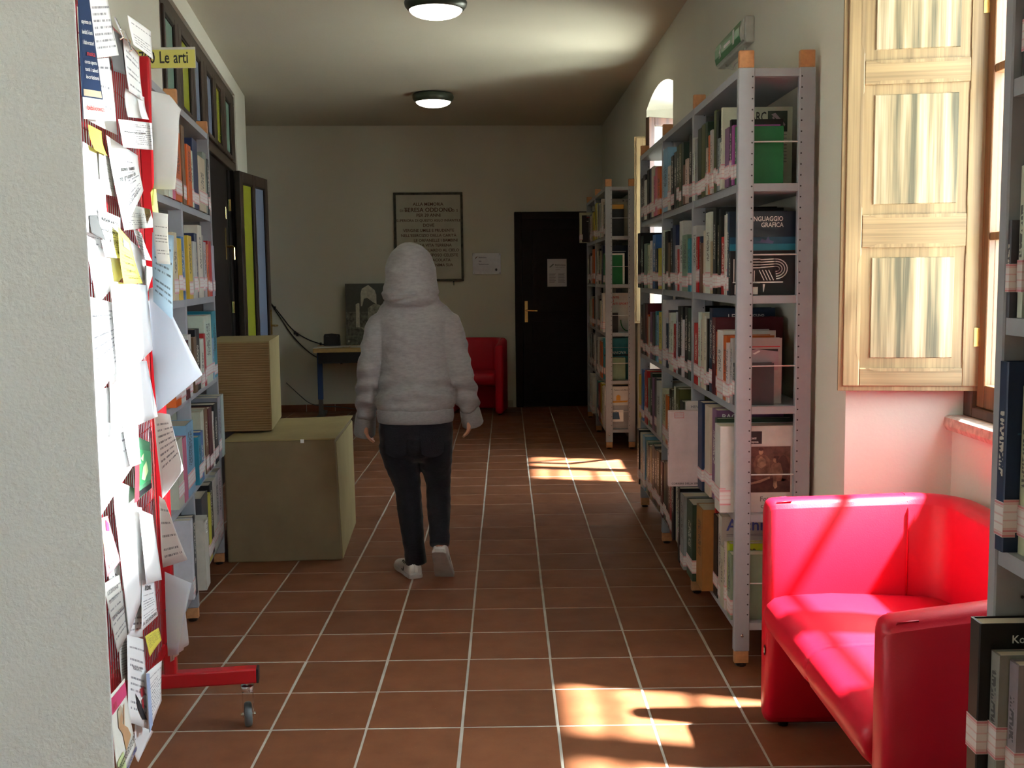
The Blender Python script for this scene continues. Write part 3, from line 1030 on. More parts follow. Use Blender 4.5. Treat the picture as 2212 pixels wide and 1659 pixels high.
ROWN = ['bottom shelf', 'fourth shelf', 'third shelf', 'second shelf', 'top shelf']
def make_book(mw, col, t, h, w, lab=True, lz=0.028):
    rg = random.Random(int(t * 1e5) + int(h * 1e4))
    m = MB()
    ov = 0.003
    m.box(0.0015, w, 0, 0.0026, 0, h).box(0.0015, w, t - 0.0026, t, 0, h)
    r = min(0.004, t * 0.3)
    m.prism([(0.0015, 0.0), (0.0, r), (0.0, t - r), (0.0015, t), (0.005, t - 0.0026), (0.005, 0.0026)], 0, h, 'Z')
    o = m.build('book', 'cover', mw=mw)
    o.color = (*[max(0, c * random.uniform(.88, 1.1)) for c in col], 1)
    MB().box(0.0052, w - 0.004, 0.0028, t - 0.0028, ov, h - ov).build('pages', 'pages', o)
    if lab and random.random() > 0.08:
        lh = random.uniform(0.046, 0.062)
        lz += random.uniform(-0.014, 0.016)
        MB().box(-0.0011, 0.0, -0.0004, t + 0.0002, lz, lz + lh).box(-0.0011, 0.021, -0.0009, -0.0001, lz, lz + lh).build('spine_label', 'label', o)
    return o
ALLB = []
def shelf_row(mw, bk, row, bayn, y0, y1, spec, fill=0.96, depth=0.275, start='near', endname='near end', keep=None):
    """spec: (colour, thickness mm, height cm, stick-out mm[, width cm]) from the local y = 0 side"""
    z = SHZ[row]
    tot = sum(s[1] for s in spec) / 1000.0
    k = (y1 - y0) * fill / tot if fill else 1.0
    k = min(k, 2.2)
    y = y0 + 0.002
    made = []
    for s in spec:
        c, t, h, p = s[:4]
        t = t / 1000.0 * k
        h = min(h / 100.0, 0.366)
        w = s[4] / 100.0 if len(s) > 4 else min(0.24, max(0.14, h * random.uniform(.68, .78)))
        w = min(w, depth + p / 1000.0 - 0.004)
        nm, col = CN[c]
        g = random.uniform(0.0024, 0.0032)
        o = make_book(mw @ T(-p / 1000.0, y + 0.0012, z + 0.0004), col, t - g, h, w)
        made.append((o, nm, t, h, w))
        y += t
    ALLB.append((made, bk, row, bayn, endname))
    return made
def name_books():
    for made, bk, row, bayn, endname in ALLB:
        gname = 'books on the %s of the %s' % (ROWN[row], bk)
        n = len(made)
        cand = []
        for i, (o, nm, t, h, w) in enumerate(made):
            size = 'tall ' if h > 0.30 else ('short ' if h < 0.21 else '')
            size = size or ('thick ' if t > 0.055 else '')
            place = '%s, %s%s' % (ROWN[row], bayn + ', ' if bayn else '', bk)
            if 0 < i < n - 1:
                a, b = made[i - 1][1], made[i + 1][1]
                s = 'two %s ones' % a if a == b else '%s and %s ones' % (a, b)
                cand.append('%s%s book between %s, %s' % (size, nm, s, place))
            else:
                cand.append('%s%s book at the %s, %s' % (size, nm, endname if i == 0 else 'other end', place))
        for i, (o, nm, t, h, w) in enumerate(made):
            lb = cand[i]
            if cand.count(lb) > 1 or lb in LABELS:
                place = '%s, %s%s' % (ROWN[row], bayn + ', ' if bayn else '', bk)
                lb = '%s book, %s from the %s, %s' % (nm, ORD[i], endname, place)
            if 'label' in o.keys():
                o['category'] = 'book'
                o['group'] = gname
                continue
            tag(o, lb, 'book', gname)
def rnd(n, pal, hs=(22, 31), ts=(22, 60), ps=(-4, 10)):
    return [(random.choice(pal), random.uniform(*ts), random.uniform(*hs), random.uniform(*ps)) for _ in range(n)]
def B(s):
    out = []
    for tok in s.split():
        q = tok.split('/')
        out.append((q[0],) + tuple(float(a) for a in q[1:]))
    return out
R1 = 'near right bookcase'
bay = 0.9333
def b1(row, k, spec, fill=0.97):
    spec = B(spec) if isinstance(spec, str) else spec
    return shelf_row(MB1, R1, row, ['near bay', 'middle bay', 'far bay'][k], k * bay + 0.034, (k + 1) * bay - 0.004, spec, fill, D1, endname='near end')
# top shelf
t1 = b1(4, 0, 'gn/22/20.5/-2/17 mg/26/21.5/2/17 bk/24/24/2/19 pu/50/21.8/4/17 wh/16/30/14/26.5 cr/28/23/6 wh/20/18/4 gy/30/20/4 bk/34/31/0 ol/30/32/0 lg/34/25/6 or/26/23.5/6 cr/26/19/8 dn/40/30/0 ol/56/30/0 dn/56/29.5/0 gy/34/26/4 wh/26/27/8')
t1b = b1(4, 1, 'bk/50/30/0 cr/50/20/6 br/46/18/6 dn/50/29/2 ol/46/29/2 dn/50/29/2 dg/60/27/2 bk/60/26/4 wh/60/22/8 lb/110/32/8 wh/34/27/4')
t1c = b1(4, 2, 'or/60/25/8 pk/60/26/6 pk/40/22/6 wh/60/28/4 nv/50/28/2 bk/60/28/4 wh/60/23/8 dg/60/27/2 bk/60/26/0')
# second shelf
t2 = b1(3, 0, 'bk/26/16/16/24.5 nv/22/30.5/14/25 wh/16/30/14 dg/16/31/10 wh/26/30/6 rd/40/22/4 bk/34/33/4 ol/24/27/0 bk/40/34/6 ta/34/21/6 wh/72/33/4 cr/30/26/4 br/40/21/6 nv/30/24/0 rd/30/24/6 wh/60/29/4', 0.98)
t2b = b1(3, 1, 'te/44/24/4 sg/90/26/6 wh/70/33/0 rd/26/20/4 lg/34/22/6 nv/66/32/2 bk/40/31/2 br/40/24/4 bk/40/30/2 dn/40/30/2 wh/40/31/2')
t2c = b1(3, 2, 'ye/60/22/4 nv/60/22/8 bl/80/30/4 wh/50/27/8 cr/60/25/10 sg/80/26/14 bk/70/31/18 bk/80/33/22')
# third shelf
t3 = b1(2, 0, 'dg/24/15.5/-2/14.5 lg/26/24.5/0/18.5 wh/30/22.5/6 or/46/25/2 wh/70/26.5/4 or/26/25.5/0 mr/50/31/2/27 nv/44/34.5/0/25.5 bk/26/30/4 wh/26/31/6 cr/40/32/4 cr/26/29/2 wh/34/32/4 rd/66/27/4', 0.93)
t3b = b1(2, 1, 'dn/56/33/0 bk/56/33/0 wh/30/27/8 bk/50/33/0 bk/50/33/0 lg/26/30/4 rd/46/24/4 wh/44/25/8 wh/46/29/8 dg/40/30/0 nv/40/23/4 wh/80/35/2')
t3c = b1(2, 2, 'ye/60/28/0 lb/40/26/2 te/40/28/0 dg/60/27/4 pu/50/27/6 cr/40/24/8 or/40/25/4 mr/70/31/0 dg/60/31/2 bk/60/30/4')
# fourth shelf
t4 = b1(1, 0, 'wh/62/32.5/50/30 dn/26/34/42/29 bk/26/33/30 pu/56/36/26/26 cr/70/36/34/27 nv/60/36.5/44/29', 0.56)
t4b = b1(1, 1, 'dn/60/28/0 dn/50/28/0 bk/60/28/0 ol/60/33/2 wh/30/33/2 dn/50/30/0 bk/40/30/0 or/50/26/6 cr/70/28/4')
t4c = b1(1, 2, 'wh/90/30/6 dg/60/31/4 pu/60/30/4 dn/60/32/2 sg/50/28/6 rd/60/32/10 pk/40/30/6 bl/60/31/12 ye/60/27/14')
# bottom shelf
t5 = b1(0, 0, 'sg/46/25/6/20 lm/34/27.5/-2/22 wh/16/27/4 cr/40/24/6 lg/46/35/2/26 bk/60/33/4 rd/10/35.5/-4 oc/96/34/46/27 dn/100/33/62/28 te/20/30/50 gy/66/33/70/26 wh/18/28/66 bk/36/34/68', 0.97)
t5b = b1(0, 1, 'wh/60/34/40 gy/50/30/30 wh/70/35/20 bk/40/33/30 rd/60/34/24 br/70/33/16 bk/60/33/10 dn/60/31/10 mr/50/30/14')
t5c = b1(0, 2, 'br/60/33/10 bk/60/32/8 dg/60/33/8 ta/50/30/10 bk/50/30/10 sg/50/31/8 lb/60/33/16 cr/60/33/18 bk/50/34/26')

R2 = 'far right bookcase'
def b2(row, k, spec, fill=0.96):
    spec = B(spec) if isinstance(spec, str) else spec
    return shelf_row(MB2, R2, row, ['near bay', 'far bay'][k], k * 1.02 + 0.034, (k + 1) * 1.02 - 0.004, spec, fill, D2, endname='near end')
u1 = b2(4, 0, 'bk/50/26/0/16 cr/60/29/2/20 wh/50/32/4/22 lg/50/29/4 wh/50/30/2 dg/60/29/0 lg/60/31/2 lm/110/32/6')
u1b = b2(4, 1, 'ye/80/26/6 cr/70/25/4 wh/60/24/6 gy/60/26/2 bk/60/24/4', 0.7)
u2 = b2(3, 0, 'gn/60/26/4/17 dg/40/14/-60/14 nv/50/33/0/24 ta/60/29/2 bk/60/31/2 wh/50/29/4 sg/60/28/2')
u2b = b2(3, 1, 'or/90/32/8 cr/60/27/4 wh/50/26/6 dg/60/29/2 bk/60/28/2 wh/60/24/4')
u3 = b2(2, 0, 'wh/40/17/-20/9 wh/60/33/10/22.5 bk/60/32/-20 cr/50/26/4 bk/50/27/4 gy/60/30/6')
u3b = b2(2, 1, 'bk/60/28/2 or/60/26/6 cr/60/28/4 wh/60/25/4 lm/40/24/4')
u4 = b2(1, 0, 'sg/50/19/-10/16 te/60/35/0/24 or/100/31/6 cr/60/28/4 wh/50/33/6 bk/60/29/2')
u4b = b2(1, 1, 'wh/60/33/6 bk/60/32/4 dg/60/33/2 lg/50/32/4 bk/60/30/2')
u5 = b2(0, 0, 'wh/60/36/8/24 cr/50/34/10 ye/70/36/8 rd/60/34/8 pu/60/33/6 te/60/34/4')
u5b = b2(0, 1, 'wh/60/34/30 bk/50/33/20 wh/60/35/24 dg/60/33/10')

RL = 'left bookcase'
def bl(row, k, spec, fill=0.95):
    spec = B(spec) if isinstance(spec, str) else spec
    return shelf_row(MLB, RL, row, ['far bay', 'near bay'][k], k * 0.935 + 0.034, (k + 1) * 0.935 - 0.004, spec, fill, DL, endname='far end')
v1 = bl(4, 0, 'cr/20/22/2 bk/30/27/4 gy/60/29/0 cr/110/25/8 nv/80/31/4 wh/40/25/4 or/60/26/8 br/40/33/0')
v1b = bl(4, 1, 'or/70/28/6 pk/40/26/4 wh/40/24/6 cr/40/26/4', 0.5)
v2 = bl(3, 0, 'lg/50/25/8 rd/60/27/4 or/40/25/6 lg/50/26/2 gy/50/29/2 wh/70/33/6 nv/50/29/0 lg/60/25/8 gy/30/27/2 ye/60/27/8')
v2b = bl(3, 1, 'bl/40/26/2 ye/60/25/4 cr/60/27/2', 0.3)
v3 = bl(2, 0, 'te/70/33/4 lb/30/20/8 te/20/31/0 wh/120/32/12 rd/26/24/16 wh/50/22/14 bk/60/27/10 br/40/24/14')
v3b = bl(2, 1, 'wh/40/26/16 mr/50/24/18 wh/60/25/16 or/60/24/18', 0.5)
v4 = bl(1, 0, 'lg/60/31/26 gy/60/31/22 bk/70/29/18 wh/30/26/16 mr/70/29/14 br/60/30/10 cr/60/30/6 bl/50/22/14 te/50/21/16')
v4b = bl(1, 1, 'lb/90/30/10 pk/40/26/10 cr/60/27/8', 0.5)
v5 = bl(0, 0, 'br/20/33/0 wh/50/35/4 lg/50/35/4 wh/50/34/6 bk/50/34/4 ye/50/31/8 dg/90/34/10')

RF = 'cut-off right bookcase'
def bf(row, spec):
    # placed against the far upright: listed from the far end towards the camera
    z = SHZ[row]
    y = 0.935 - 0.002
    made = []
    for (c, t, h, p, w) in spec:
        nm, col = CN[c]
        y -= t / 1000.0
        made.append((make_book(MB3 @ T(-p / 1000.0, y, z + 0.0004), col, t / 1000.0 - 0.0022, h / 100.0, w / 100.0, lz=0.035), nm, t / 1000.0, h / 100.0, w / 100.0))
        y -= 0.0005
    ALLB.append((made, RF, row, '', 'far end'))
    return made
w1_ = bf(4, [('dg', 28, 24, -14, 17), ('te', 30, 26, -20, 18), ('cr', 40, 25, -24, 18), ('bk', 40, 25, -20, 18)])
w2_ = bf(3, [('dg', 14, 16.5, 0, 13), ('wh', 20, 25.5, -12, 17), ('bk', 40, 26, -16, 18), ('cr', 40, 24, -16, 18)])
w3_ = bf(2, [('nv', 34, 33, 6, 25), ('cr', 34, 29, -18, 20), ('gy', 40, 28, -20, 20), ('bk', 40, 28, -20, 20)])
w4_ = bf(1, [('bk', 44, 28, 44, 24), ('gy', 34, 23.5, 26, 18), ('gy', 34, 23, 10, 18), ('sg', 44, 25, -8, 19), ('bk', 40, 28, -10, 20)])

# covers that face the camera: printed rectangles and lettering on the near board
def cov(o, items, name='cover_print'):
    for k, (mat, kind, data) in enumerate(items):
        e = -0.0004 - 0.00025 * k
        m = MB()
        if kind == 'R':
            x0, x1, z0, z1 = data
            m.box(x0, x1, e - 0.0002, e + 0.0003, z0, z1)
        elif kind == 'T':
            s, x, z, size, al = data[:5]
            sx = data[5] if len(data) > 5 else 1.0
            m.text(s, size, lambda a, b: (x + a * sx, e - 0.0003, z + b), al)
        elif kind == 'P':
            for pl in data[1:] if len(data) < 5 else []:
                MB().prism(pl, e - 0.0002, e + 0.0003, 'Y').build(name, mat, o)
            for pl in data[:1] if len(data) < 5 else data:
                m.prism(pl, e - 0.0002, e + 0.0003, 'Y')
        m.build(name, mat, o)
def flat(name, r, g, b, rough=0.4):
    if name not in M:
        M[name] = simple(name, (r, g, b, 1), rough, nz=0.55 if 'sepia' in name or 'landscape' in name else 0.1, scale=38 if 'sepia' in name or 'landscape' in name else 14)
    return name
P_sky = flat('print_teal_sky', .03, .22, .34)
P_sky2 = flat('print_mid_blue', .02, .08, .15)
P_brown = flat('print_brown', .07, .025, .018)
P_navy = flat('print_dark_blue', .012, .022, .04)
P_sepia = flat('print_sepia', .085, .05, .035)
P_sepia2 = flat('print_sepia_dark', .035, .02, .015)
P_sepia3 = flat('print_sepia_light', .28, .18, .11)
P_photo = flat('print_landscape', .03, .05, .035)
P_lime = flat('print_lime', .32, .42, .01)
P_mauve = flat('print_mauve', .36, .27, .31)
P_grn = flat('print_green', .02, .20, .05)
P_or = flat('print_orange', .5, .24, .02)
P_lil = flat('print_violet', .10, .09, .22)
# top shelf, white art book with a photograph and heavy black capitals, green and black books in front
b = t1[4][0]
cov(b, [(P_photo, 'R', (.172, .246, .208, .285)), ('ink', 'T', ('MARC', .166, .247, .050, 'R', .62)), ('ink', 'T', ('CHAGALL', .166, .208, .050, 'R', .5)),
        (P_mauve, 'P', [[(.185, .272), (.20, .278), (.238, .235), (.236, .228)], [(.188, .262), (.194, .265), (.214, .21), (.206, .21)]])] +
    [('ink_grey', 'R', (.246 - .052 - .008 * (k % 3), .244, .195 - k * .0125, .1975 - k * .0125)) for k in range(9)])
b['label'] = 'tall white art book with black capitals and a small photograph, top shelf, near end'
LABELS[b['label']] = 1
cov(t1[2][0], [('ink_red', 'R', (.03, .18, .20, .214)), ('ink_white', 'T', ('PASOLINI', .03, .168, .026, 'L'))])
# second shelf
b = t2[1][0]
hh_ = t2[1][3]
cov(b, [(P_navy, 'R', (.002, .248, .21, hh_ - .001)), (P_sky2, 'R', (.002, .248, .185, .212)), (P_sky, 'R', (.002, .248, .162, .187)), (P_brown, 'R', (.002, .248, .001, .163)),
        ('ink_white', 'T', ('LINGUAGGIO', .198, .270, .0245, 'R', .82)), ('ink_white', 'T', ('GRAFICA', .200, .248, .0245, 'R', .82)),
        (P_lil, 'P', [[(.09, .195), (.16, .187), (.166, .196), (.15, .200), (.145, .214), (.135, .200), (.12, .206), (.115, .196)]])])
b['label'] = 'dark book with blue horizon and title LINGUAGGIO GRAFICA on the second shelf'
LABELS[b['label']] = 1
b = t2[0][0]
ml = []
def stroke(pts, w):
    out = []
    for (a, c) in zip(pts[:-1], pts[1:]):
        d = Vector((c[0] - a[0], c[1] - a[1]))
        n = Vector((-d.y, d.x)).normalized() * w / 2
        t_ = d.normalized() * w / 2
        out.append([(a[0] + n.x - t_.x, a[1] + n.y - t_.y), (a[0] - n.x - t_.x, a[1] - n.y - t_.y), (c[0] - n.x + t_.x, c[1] - n.y + t_.y), (c[0] + n.x + t_.x, c[1] + n.y + t_.y)])
    return out
for k in range(4):
    o_ = k * .0105
    arc_ = [(.165 + (.042 - o_ * .9) * cos(a), .095 + (.036 - o_ * .85) * sin(a)) for a in [radians(q) for q in range(95, -96, -15)]]
    ml += stroke([(.02 + o_ * .4, .131 - o_), (.105, .131 - o_), (.113, .113 + (.018 - o_) * .9), (.16, .131 - o_ * .86)] + arc_, .0035)
    ml += stroke([(.012 + o_, .130), (.012 + o_, .05 + o_)], .0035)
    ml += stroke([(.055 + o_, .088), (.055 + o_, .045), (.075 + o_, .045)], .003)
    ml += stroke([(.105 + o_ * 1.1, .09), (.122 + o_ * 1.1, .055)], .003)
ml += stroke([(.01, .047), (.19, .047)], .004)
cov(b, [('ink_white', 'P', ml), ('ink_white', 'T', ("H'", .012, .004, .05, 'L')), (P_or, 'R', (.03, .06, .075, .105)), ('ink_white', 'R', (.075, .10, .003, .03)),
        ('ink_white', 'P', [[(.118, .04), (.126, .04), (.122, .014), (.119, .01)]])])
b['label'] = 'wide low black book with white maze lettering in front on the second shelf'
LABELS[b['label']] = 1
# third shelf
b = t3[7][0]
cov(b, [('ink_white', 'T', ('LE', .062, .300, .03, 'L')), ('ink_white', 'T', ('FONTANE', .06, .268, .028, 'L')), ('ink_white', 'T', ('ANGIOLINO', .21, .310, .014, 'R'))])
b['label'] = 'tall navy book titled LE behind a maroon one, third shelf, near right bookcase'
LABELS[b['label']] = 1
b = t3[1][0]
cov(b, [(P_mauve, 'R', (.02, .172, .125, .205)), ('ink', 'P', [[(.02, .165), (.05, .14), (.075, .127), (.06, .125), (.02, .125)], [(.03, .19), (.09, .205), (.17, .195), (.17, .205), (.02, .205)]]), ('ink_white', 'P', [[(.075, .187), (.1, .2), (.105, .196), (.085, .185)]]), ('ink_red', 'R', (.01, .178, .212, .215))])
b['label'] = 'grey book with a pale photograph and red line on the third shelf near end'
LABELS[b['label']] = 1
# fourth shelf
b = t4[0][0]
tt, hh_ = t4[0][2], t4[0][3]
def ell(cx, cz, rx, rz, n=16, a0=0, a1=360):
    return [(cx + rx * cos(radians(a0 + (a1 - a0) * k / n)), cz + rz * sin(radians(a0 + (a1 - a0) * k / n))) for k in range(n)]
flat('print_sepia_mid', .14, .085, .055)
flat('print_sepia_skin', .27, .19, .125)
cov(b, [('ink', 'R', (.105, .155, .258, .305)), (P_sepia, 'R', (.105, .262, .075, .248)), (P_sepia2, 'P', [[(.106, .076), (.261, .076), (.261, .115), (.22, .135), (.15, .12), (.106, .13)], ell(.235, .165, .022, .05)]),
        ('print_sepia_mid', 'P', [[(.128, .155), (.124, .185), (.135, .212), (.15, .220), (.172, .214), (.188, .196), (.186, .175), (.194, .15), (.17, .138), (.145, .14)], [(.19, .175), (.205, .19), (.225, .185), (.235, .15), (.228, .118), (.2, .115)]]),
        ('print_sepia_skin', 'P', [ell(.152, .228, .0085, .011), ell(.207, .197, .009, .011), [(.14, .2), (.152, .212), (.168, .2), (.172, .178), (.155, .165), (.138, .175)], [(.112, .112), (.15, .122), (.185, .135), (.186, .128), (.15, .112), (.112, .105)], [(.2, .118), (.212, .116), (.214, .095), (.205, .088), (.198, .1)]]),
        (P_sepia2, 'P', [ell(.152, .238, .0095, .006), ell(.210, .208, .011, .006), ell(.213, .197, .005, .012)]),
        ('ink_white', 'T', ('Scatti', .108, .276, .012, 'L')), ('ink_white', 'T', ("d'epoca", .108, .263, .011, 'L')),
        ('ink_grey', 'T', ('Fotografi e', .262, .042, .026, 'R')), ('ink_grey', 'T', ('collezioni', .25, .016, .026, 'R')), ('label', 'R', (-.001, .04, .028, .086))])
b['label'] = 'big white photo book with a sepia group portrait on its cover, fourth shelf'
LABELS[b['label']] = 1
cov(t4[3][0], [('ink_white', 'T', ('BAOTE', .02, .325, .03, 'L')), (P_lil, 'R', (.001, .25, .29, .315))])
# the large white landscape album sticking out of the fourth shelf, and the one behind it
y0_ = 3.90 + 0.034 + sum(m_[2] for m_ in t4)
o = make_book(T(0.672, y0_ + 0.012, SHZ[1] + 0.0004), CN['wh'][1], 0.036, 0.319, 0.36, lab=False)
cov(o, [('ink', 'T', ('CORRIERE DELLA SERA', .012, .008, .0115, 'L')), ('ink_red', 'P', stroke([(.024, .312), (.024, .29), (.062, .29), (.062, .312), (.024, .312)], .0012) + stroke([(.024, .303), (.062, .303)], .001)), ('ink', 'R', (.205, .355, .262, .312))])
tag(o, 'large plain white album jutting far out of the fourth shelf, near right bookcase', 'book', 'books on the fourth shelf of the near right bookcase')
o = make_book(T(0.752, y0_ + 0.052, SHZ[1] + 0.0004), CN['wh'][1], 0.034, 0.352, 0.33, lab=False)
cov(o, [('ink_grey', 'T', ('HENRI CARTIER-BRESSON', .018, .326, .0165, 'L'))])
tag(o, 'tall white album with thin grey capitals behind the jutting white album', 'book', 'books on the fourth shelf of the near right bookcase')
fillr = [('dn', 50, 30, 0), ('gy', 60, 31, 0), ('bk', 50, 29, 2), ('cr', 50, 27, 0), ('ol', 50, 30, 0)]
shelf_row(MB1, R1, 1, 'near bay back', y0_ - 3.90 + 0.092, bay - 0.004, fillr, 0.95, D1, endname='jutting albums')
# bottom shelf
b = t5[1][0]
cov(b, [(P_lime, 'R', (.001, .218, .195, .274)), (P_grn, 'R', (.001, .218, .002, .17)), ('ink', 'T', ('Mappe', .02, .242, .03, 'L')), ('ink', 'T', ('per', .215, .242, .03, 'R')), ('ink', 'T', ('piccoli', .02, .21, .03, 'L')), ('ink_red', 'R', (.03, .2, .186, .194))])
b['label'] = 'book with lime band over green cover on the bottom shelf, near right bookcase'
LABELS[b['label']] = 1
b = t5[4][0]
cov(b, [('ink_blue', 'T', ('Archi', .02, .295, .065, 'L')), ('ink_blue', 'T', ('HK', .25, .295, .06, 'R'))] + [('ink_grey', 'R', (.02, .24, .272 + .006 * k, .274 + .006 * k)) for k in range(2)])
b['label'] = 'tall pale-grey book with blue capitals behind the lime book, bottom shelf'
LABELS[b['label']] = 1
# far right bookcase covers
b = u1[2][0]
cov(b, [('ink', 'T', ('archi', .218, .262, .065, 'R')), ('ink', 'T', ('a', .216, .205, .065, 'R')), ('ink', 'T', ('A', .216, .16, .045, 'R'))])
cov(u1[0][0], [(P_or, 'R', (.001, .158, .222, .258))])
cov(u2[0][0], [('ink_white', 'R', (.152, .168, .002, .258)), ('ink_white', 'R', (.002, .168, .245, .258))])
cov(u2[2][0], [('ink_white', 'R', (.04, .2, .275, .281)), ('ink_white', 'R', (.04, .14, .255, .26))])
b = u3[1][0]
cov(b, [('ink_red', 'T', ('ATLANTE', .02, .285, .027, 'L')), ('ink_red', 'T', ('DEGLI', .02, .258, .027, 'L')), ('ink_red', 'T', ('IMPIANTI SPORTIVI', .02, .231, .0265, 'L')),
        (P_grn, 'P', stroke([(.03 + .06 * cos(a), .03 + .10 * sin(a)) for a in [radians(q) for q in range(0, 91, 15)]], .008) + stroke([(.21 - .06 * cos(a), .05 + .09 * sin(-a) + .05) for a in [radians(q) for q in range(0, 91, 15)]], .008))])
b['label'] = 'white book with red title ATLANTE on the third shelf, far right bookcase'
LABELS[b['label']] = 1
cov(u3[0][0], [('ink', 'R', (.001, .089, .001, .168))])
cov(u4[1][0], [('ink_white', 'T', ('CANOVA', .19, .215, .035, 'R')), ('ink', 'R', (.002, .238, .2, .212)), ('ink_white', 'R', (.002, .238, .268, .27))])
cov(u5[0][0], [(flat('print_grey', .25, .26, .28), 'R', (.002, .236, .002, .20)), ('ink_white', 'R', (.03, .16, .06, .16)), (P_sky2, 'P', [[(.06, .08), (.13, .08), (.12, .14), (.10, .15), (.07, .14)]]), ('ink', 'T', ('l\u2019Italiana della Memoria', .22, .325, .015, 'R')),
               (P_or, 'P', [[(.03, .235), (.20, .24), (.19, .225), (.05, .22)], [(.1, .24), (.135, .24), (.135, .28), (.117, .29), (.1, .28)]])])
o = make_book(MB2 @ T(-0.085, 1.85, SHZ[4] - 0.0 + 0.0004), CN['cr'][1], 0.06, 0.30, 0.24)
cov(o, [('ink', 'R', (.022, .238, .004, .272)), ('ink_white', 'R', (.07, .2, .262, .266)), ('ink_red', 'R', (.07, .17, .248, .254)), ('ink_white', 'R', (.07, .2, .21, .216)), ('label', 'R', (-.001, .03, .03, .085))])
tag(o, 'black book jutting out of the far right bookcase in front of the dark door', 'book', 'books on the top shelf of the far right bookcase')
# cut-off bookcase covers
b = w3_[0][0]
cov(b, [(P_sky2, 'R', (.02, .24, .205, .208)), ('ink_grey', 'P', stroke([(.035, .27), (.05, .245), (.075, .262), (.09, .29), (.07, .285), (.06, .29)], .006) + stroke([(.09, .305), (.11, .315), (.13, .3)], .006)),
        (P_sky, 'R', (.045, .14, .228, .231)), (P_sepia, 'R', (.035, .24, .02, .095)), ('ink_red', 'R', (.06, .2, .035, .045)), ('label', 'R', (-.001, .03, .035, .093))])
b['label'] = 'tall navy book with curly grey drawing beside the red sofa, cut-off right bookcase'
LABELS[b['label']] = 1
b = w4_[0][0]
cov(b, [('ink_white', 'T', ('Konstantin', .055, .245, .02, 'L')), ('ink_red', 'T', ('Il lavoro', .035, .213, .03, 'L')), ('ink_red', 'T', ("dell'attore", .035, .178, .03, 'L'))])
b['label'] = 'black book with white and red title lettering, lowest shelf at the right edge'
LABELS[b['label']] = 1
name_books()
print('books', sum(len(a[0]) for a in ALLB))

# pale grey magazine file with a barcode sticker at the foot of the left bookcase
mf = tag(empty('magazine_file', mw=MLB @ T(-0.055, 0.975, SHZ[0] + 0.0004)), 'pale grey-beige magazine file with barcode sticker, bottom shelf of left bookcase', 'file box')
m = MB().box(0, 0.003, 0, 0.11, 0, 0.29).box(0.003, 0.24, 0, 0.003, 0, 0.30).box(0.003, 0.24, 0.107, 0.11, 0, 0.30).box(0.237, 0.24, 0.003, 0.107, 0, 0.32).box(0.003, 0.237, 0.003, 0.107, 0, 0.003)
M['filecard'] = simple('grey_beige_card', (0.43, 0.40, 0.34, 1), 0.8)
m.build('box_body', 'filecard', mf, bevel=0.0008, seg=1)
bc = MB().box(-0.0008, 0, 0.03, 0.065, 0.235, 0.285).build('sticker', 'ink_white', mf)
bm_ = MB()
for k, wd in enumerate((.002, .001, .003, .001, .002, .001, .002, .003, .001, .002)):
    bm_.box(-0.0012, -0.0008, 0.033, 0.058, 0.241 + k * 0.004, 0.241 + k * 0.004 + wd)
bm_.build('barcode', 'ink', bc)
for k in range(2):
    o = make_book(MLB @ T(-0.02, 1.10 + 0.06 * k, SHZ[0] + 0.0004), (CN['wh'] if k else CN['bk'])[1], 0.055, 0.33, 0.2)
    tag(o, ['thick black book right behind the magazine file, left bookcase', 'thick white book nearer the board than the magazine file, left bookcase'][k], 'book', 'books on the bottom shelf of the left bookcase')

# yellow shelf sign on the left bookcase
sg = tag(empty('shelf_sign', mw=T(-1.47, 4.42, 2.19)), 'yellow shelf sign reading Le arti in a clear holder above the left bookcase', 'sign')
MB().box(-0.12, 0.236, 0.001, 0.004, 0.126, 0.208).build('holder', 'clearplastic', sg)
M['signyellow'] = simple('yellow_card', (0.56, 0.53, 0.13, 1), 0.6, nz=0.02)
MB().box(-0.115, 0.234, -0.001, 0.0009, 0.127, 0.198).build('card', 'signyellow', sg)
for (wd_, x_) in (('700', 0.074), ('Le', 0.132), ('arti', 0.206)):
    MB().text(wd_, 0.066, lambda x, y: (x_ + x * 0.66, -0.0014, 0.146 + y), 'R').build('lettering', 'ink', sg)
MB().box(0.02, 0.04, 0.004, 0.007, 0.006, 0.208).box(0.0, 0.06, -0.02, 0.04, 0.0052, 0.008).build('stand', 'clearplastic', sg)

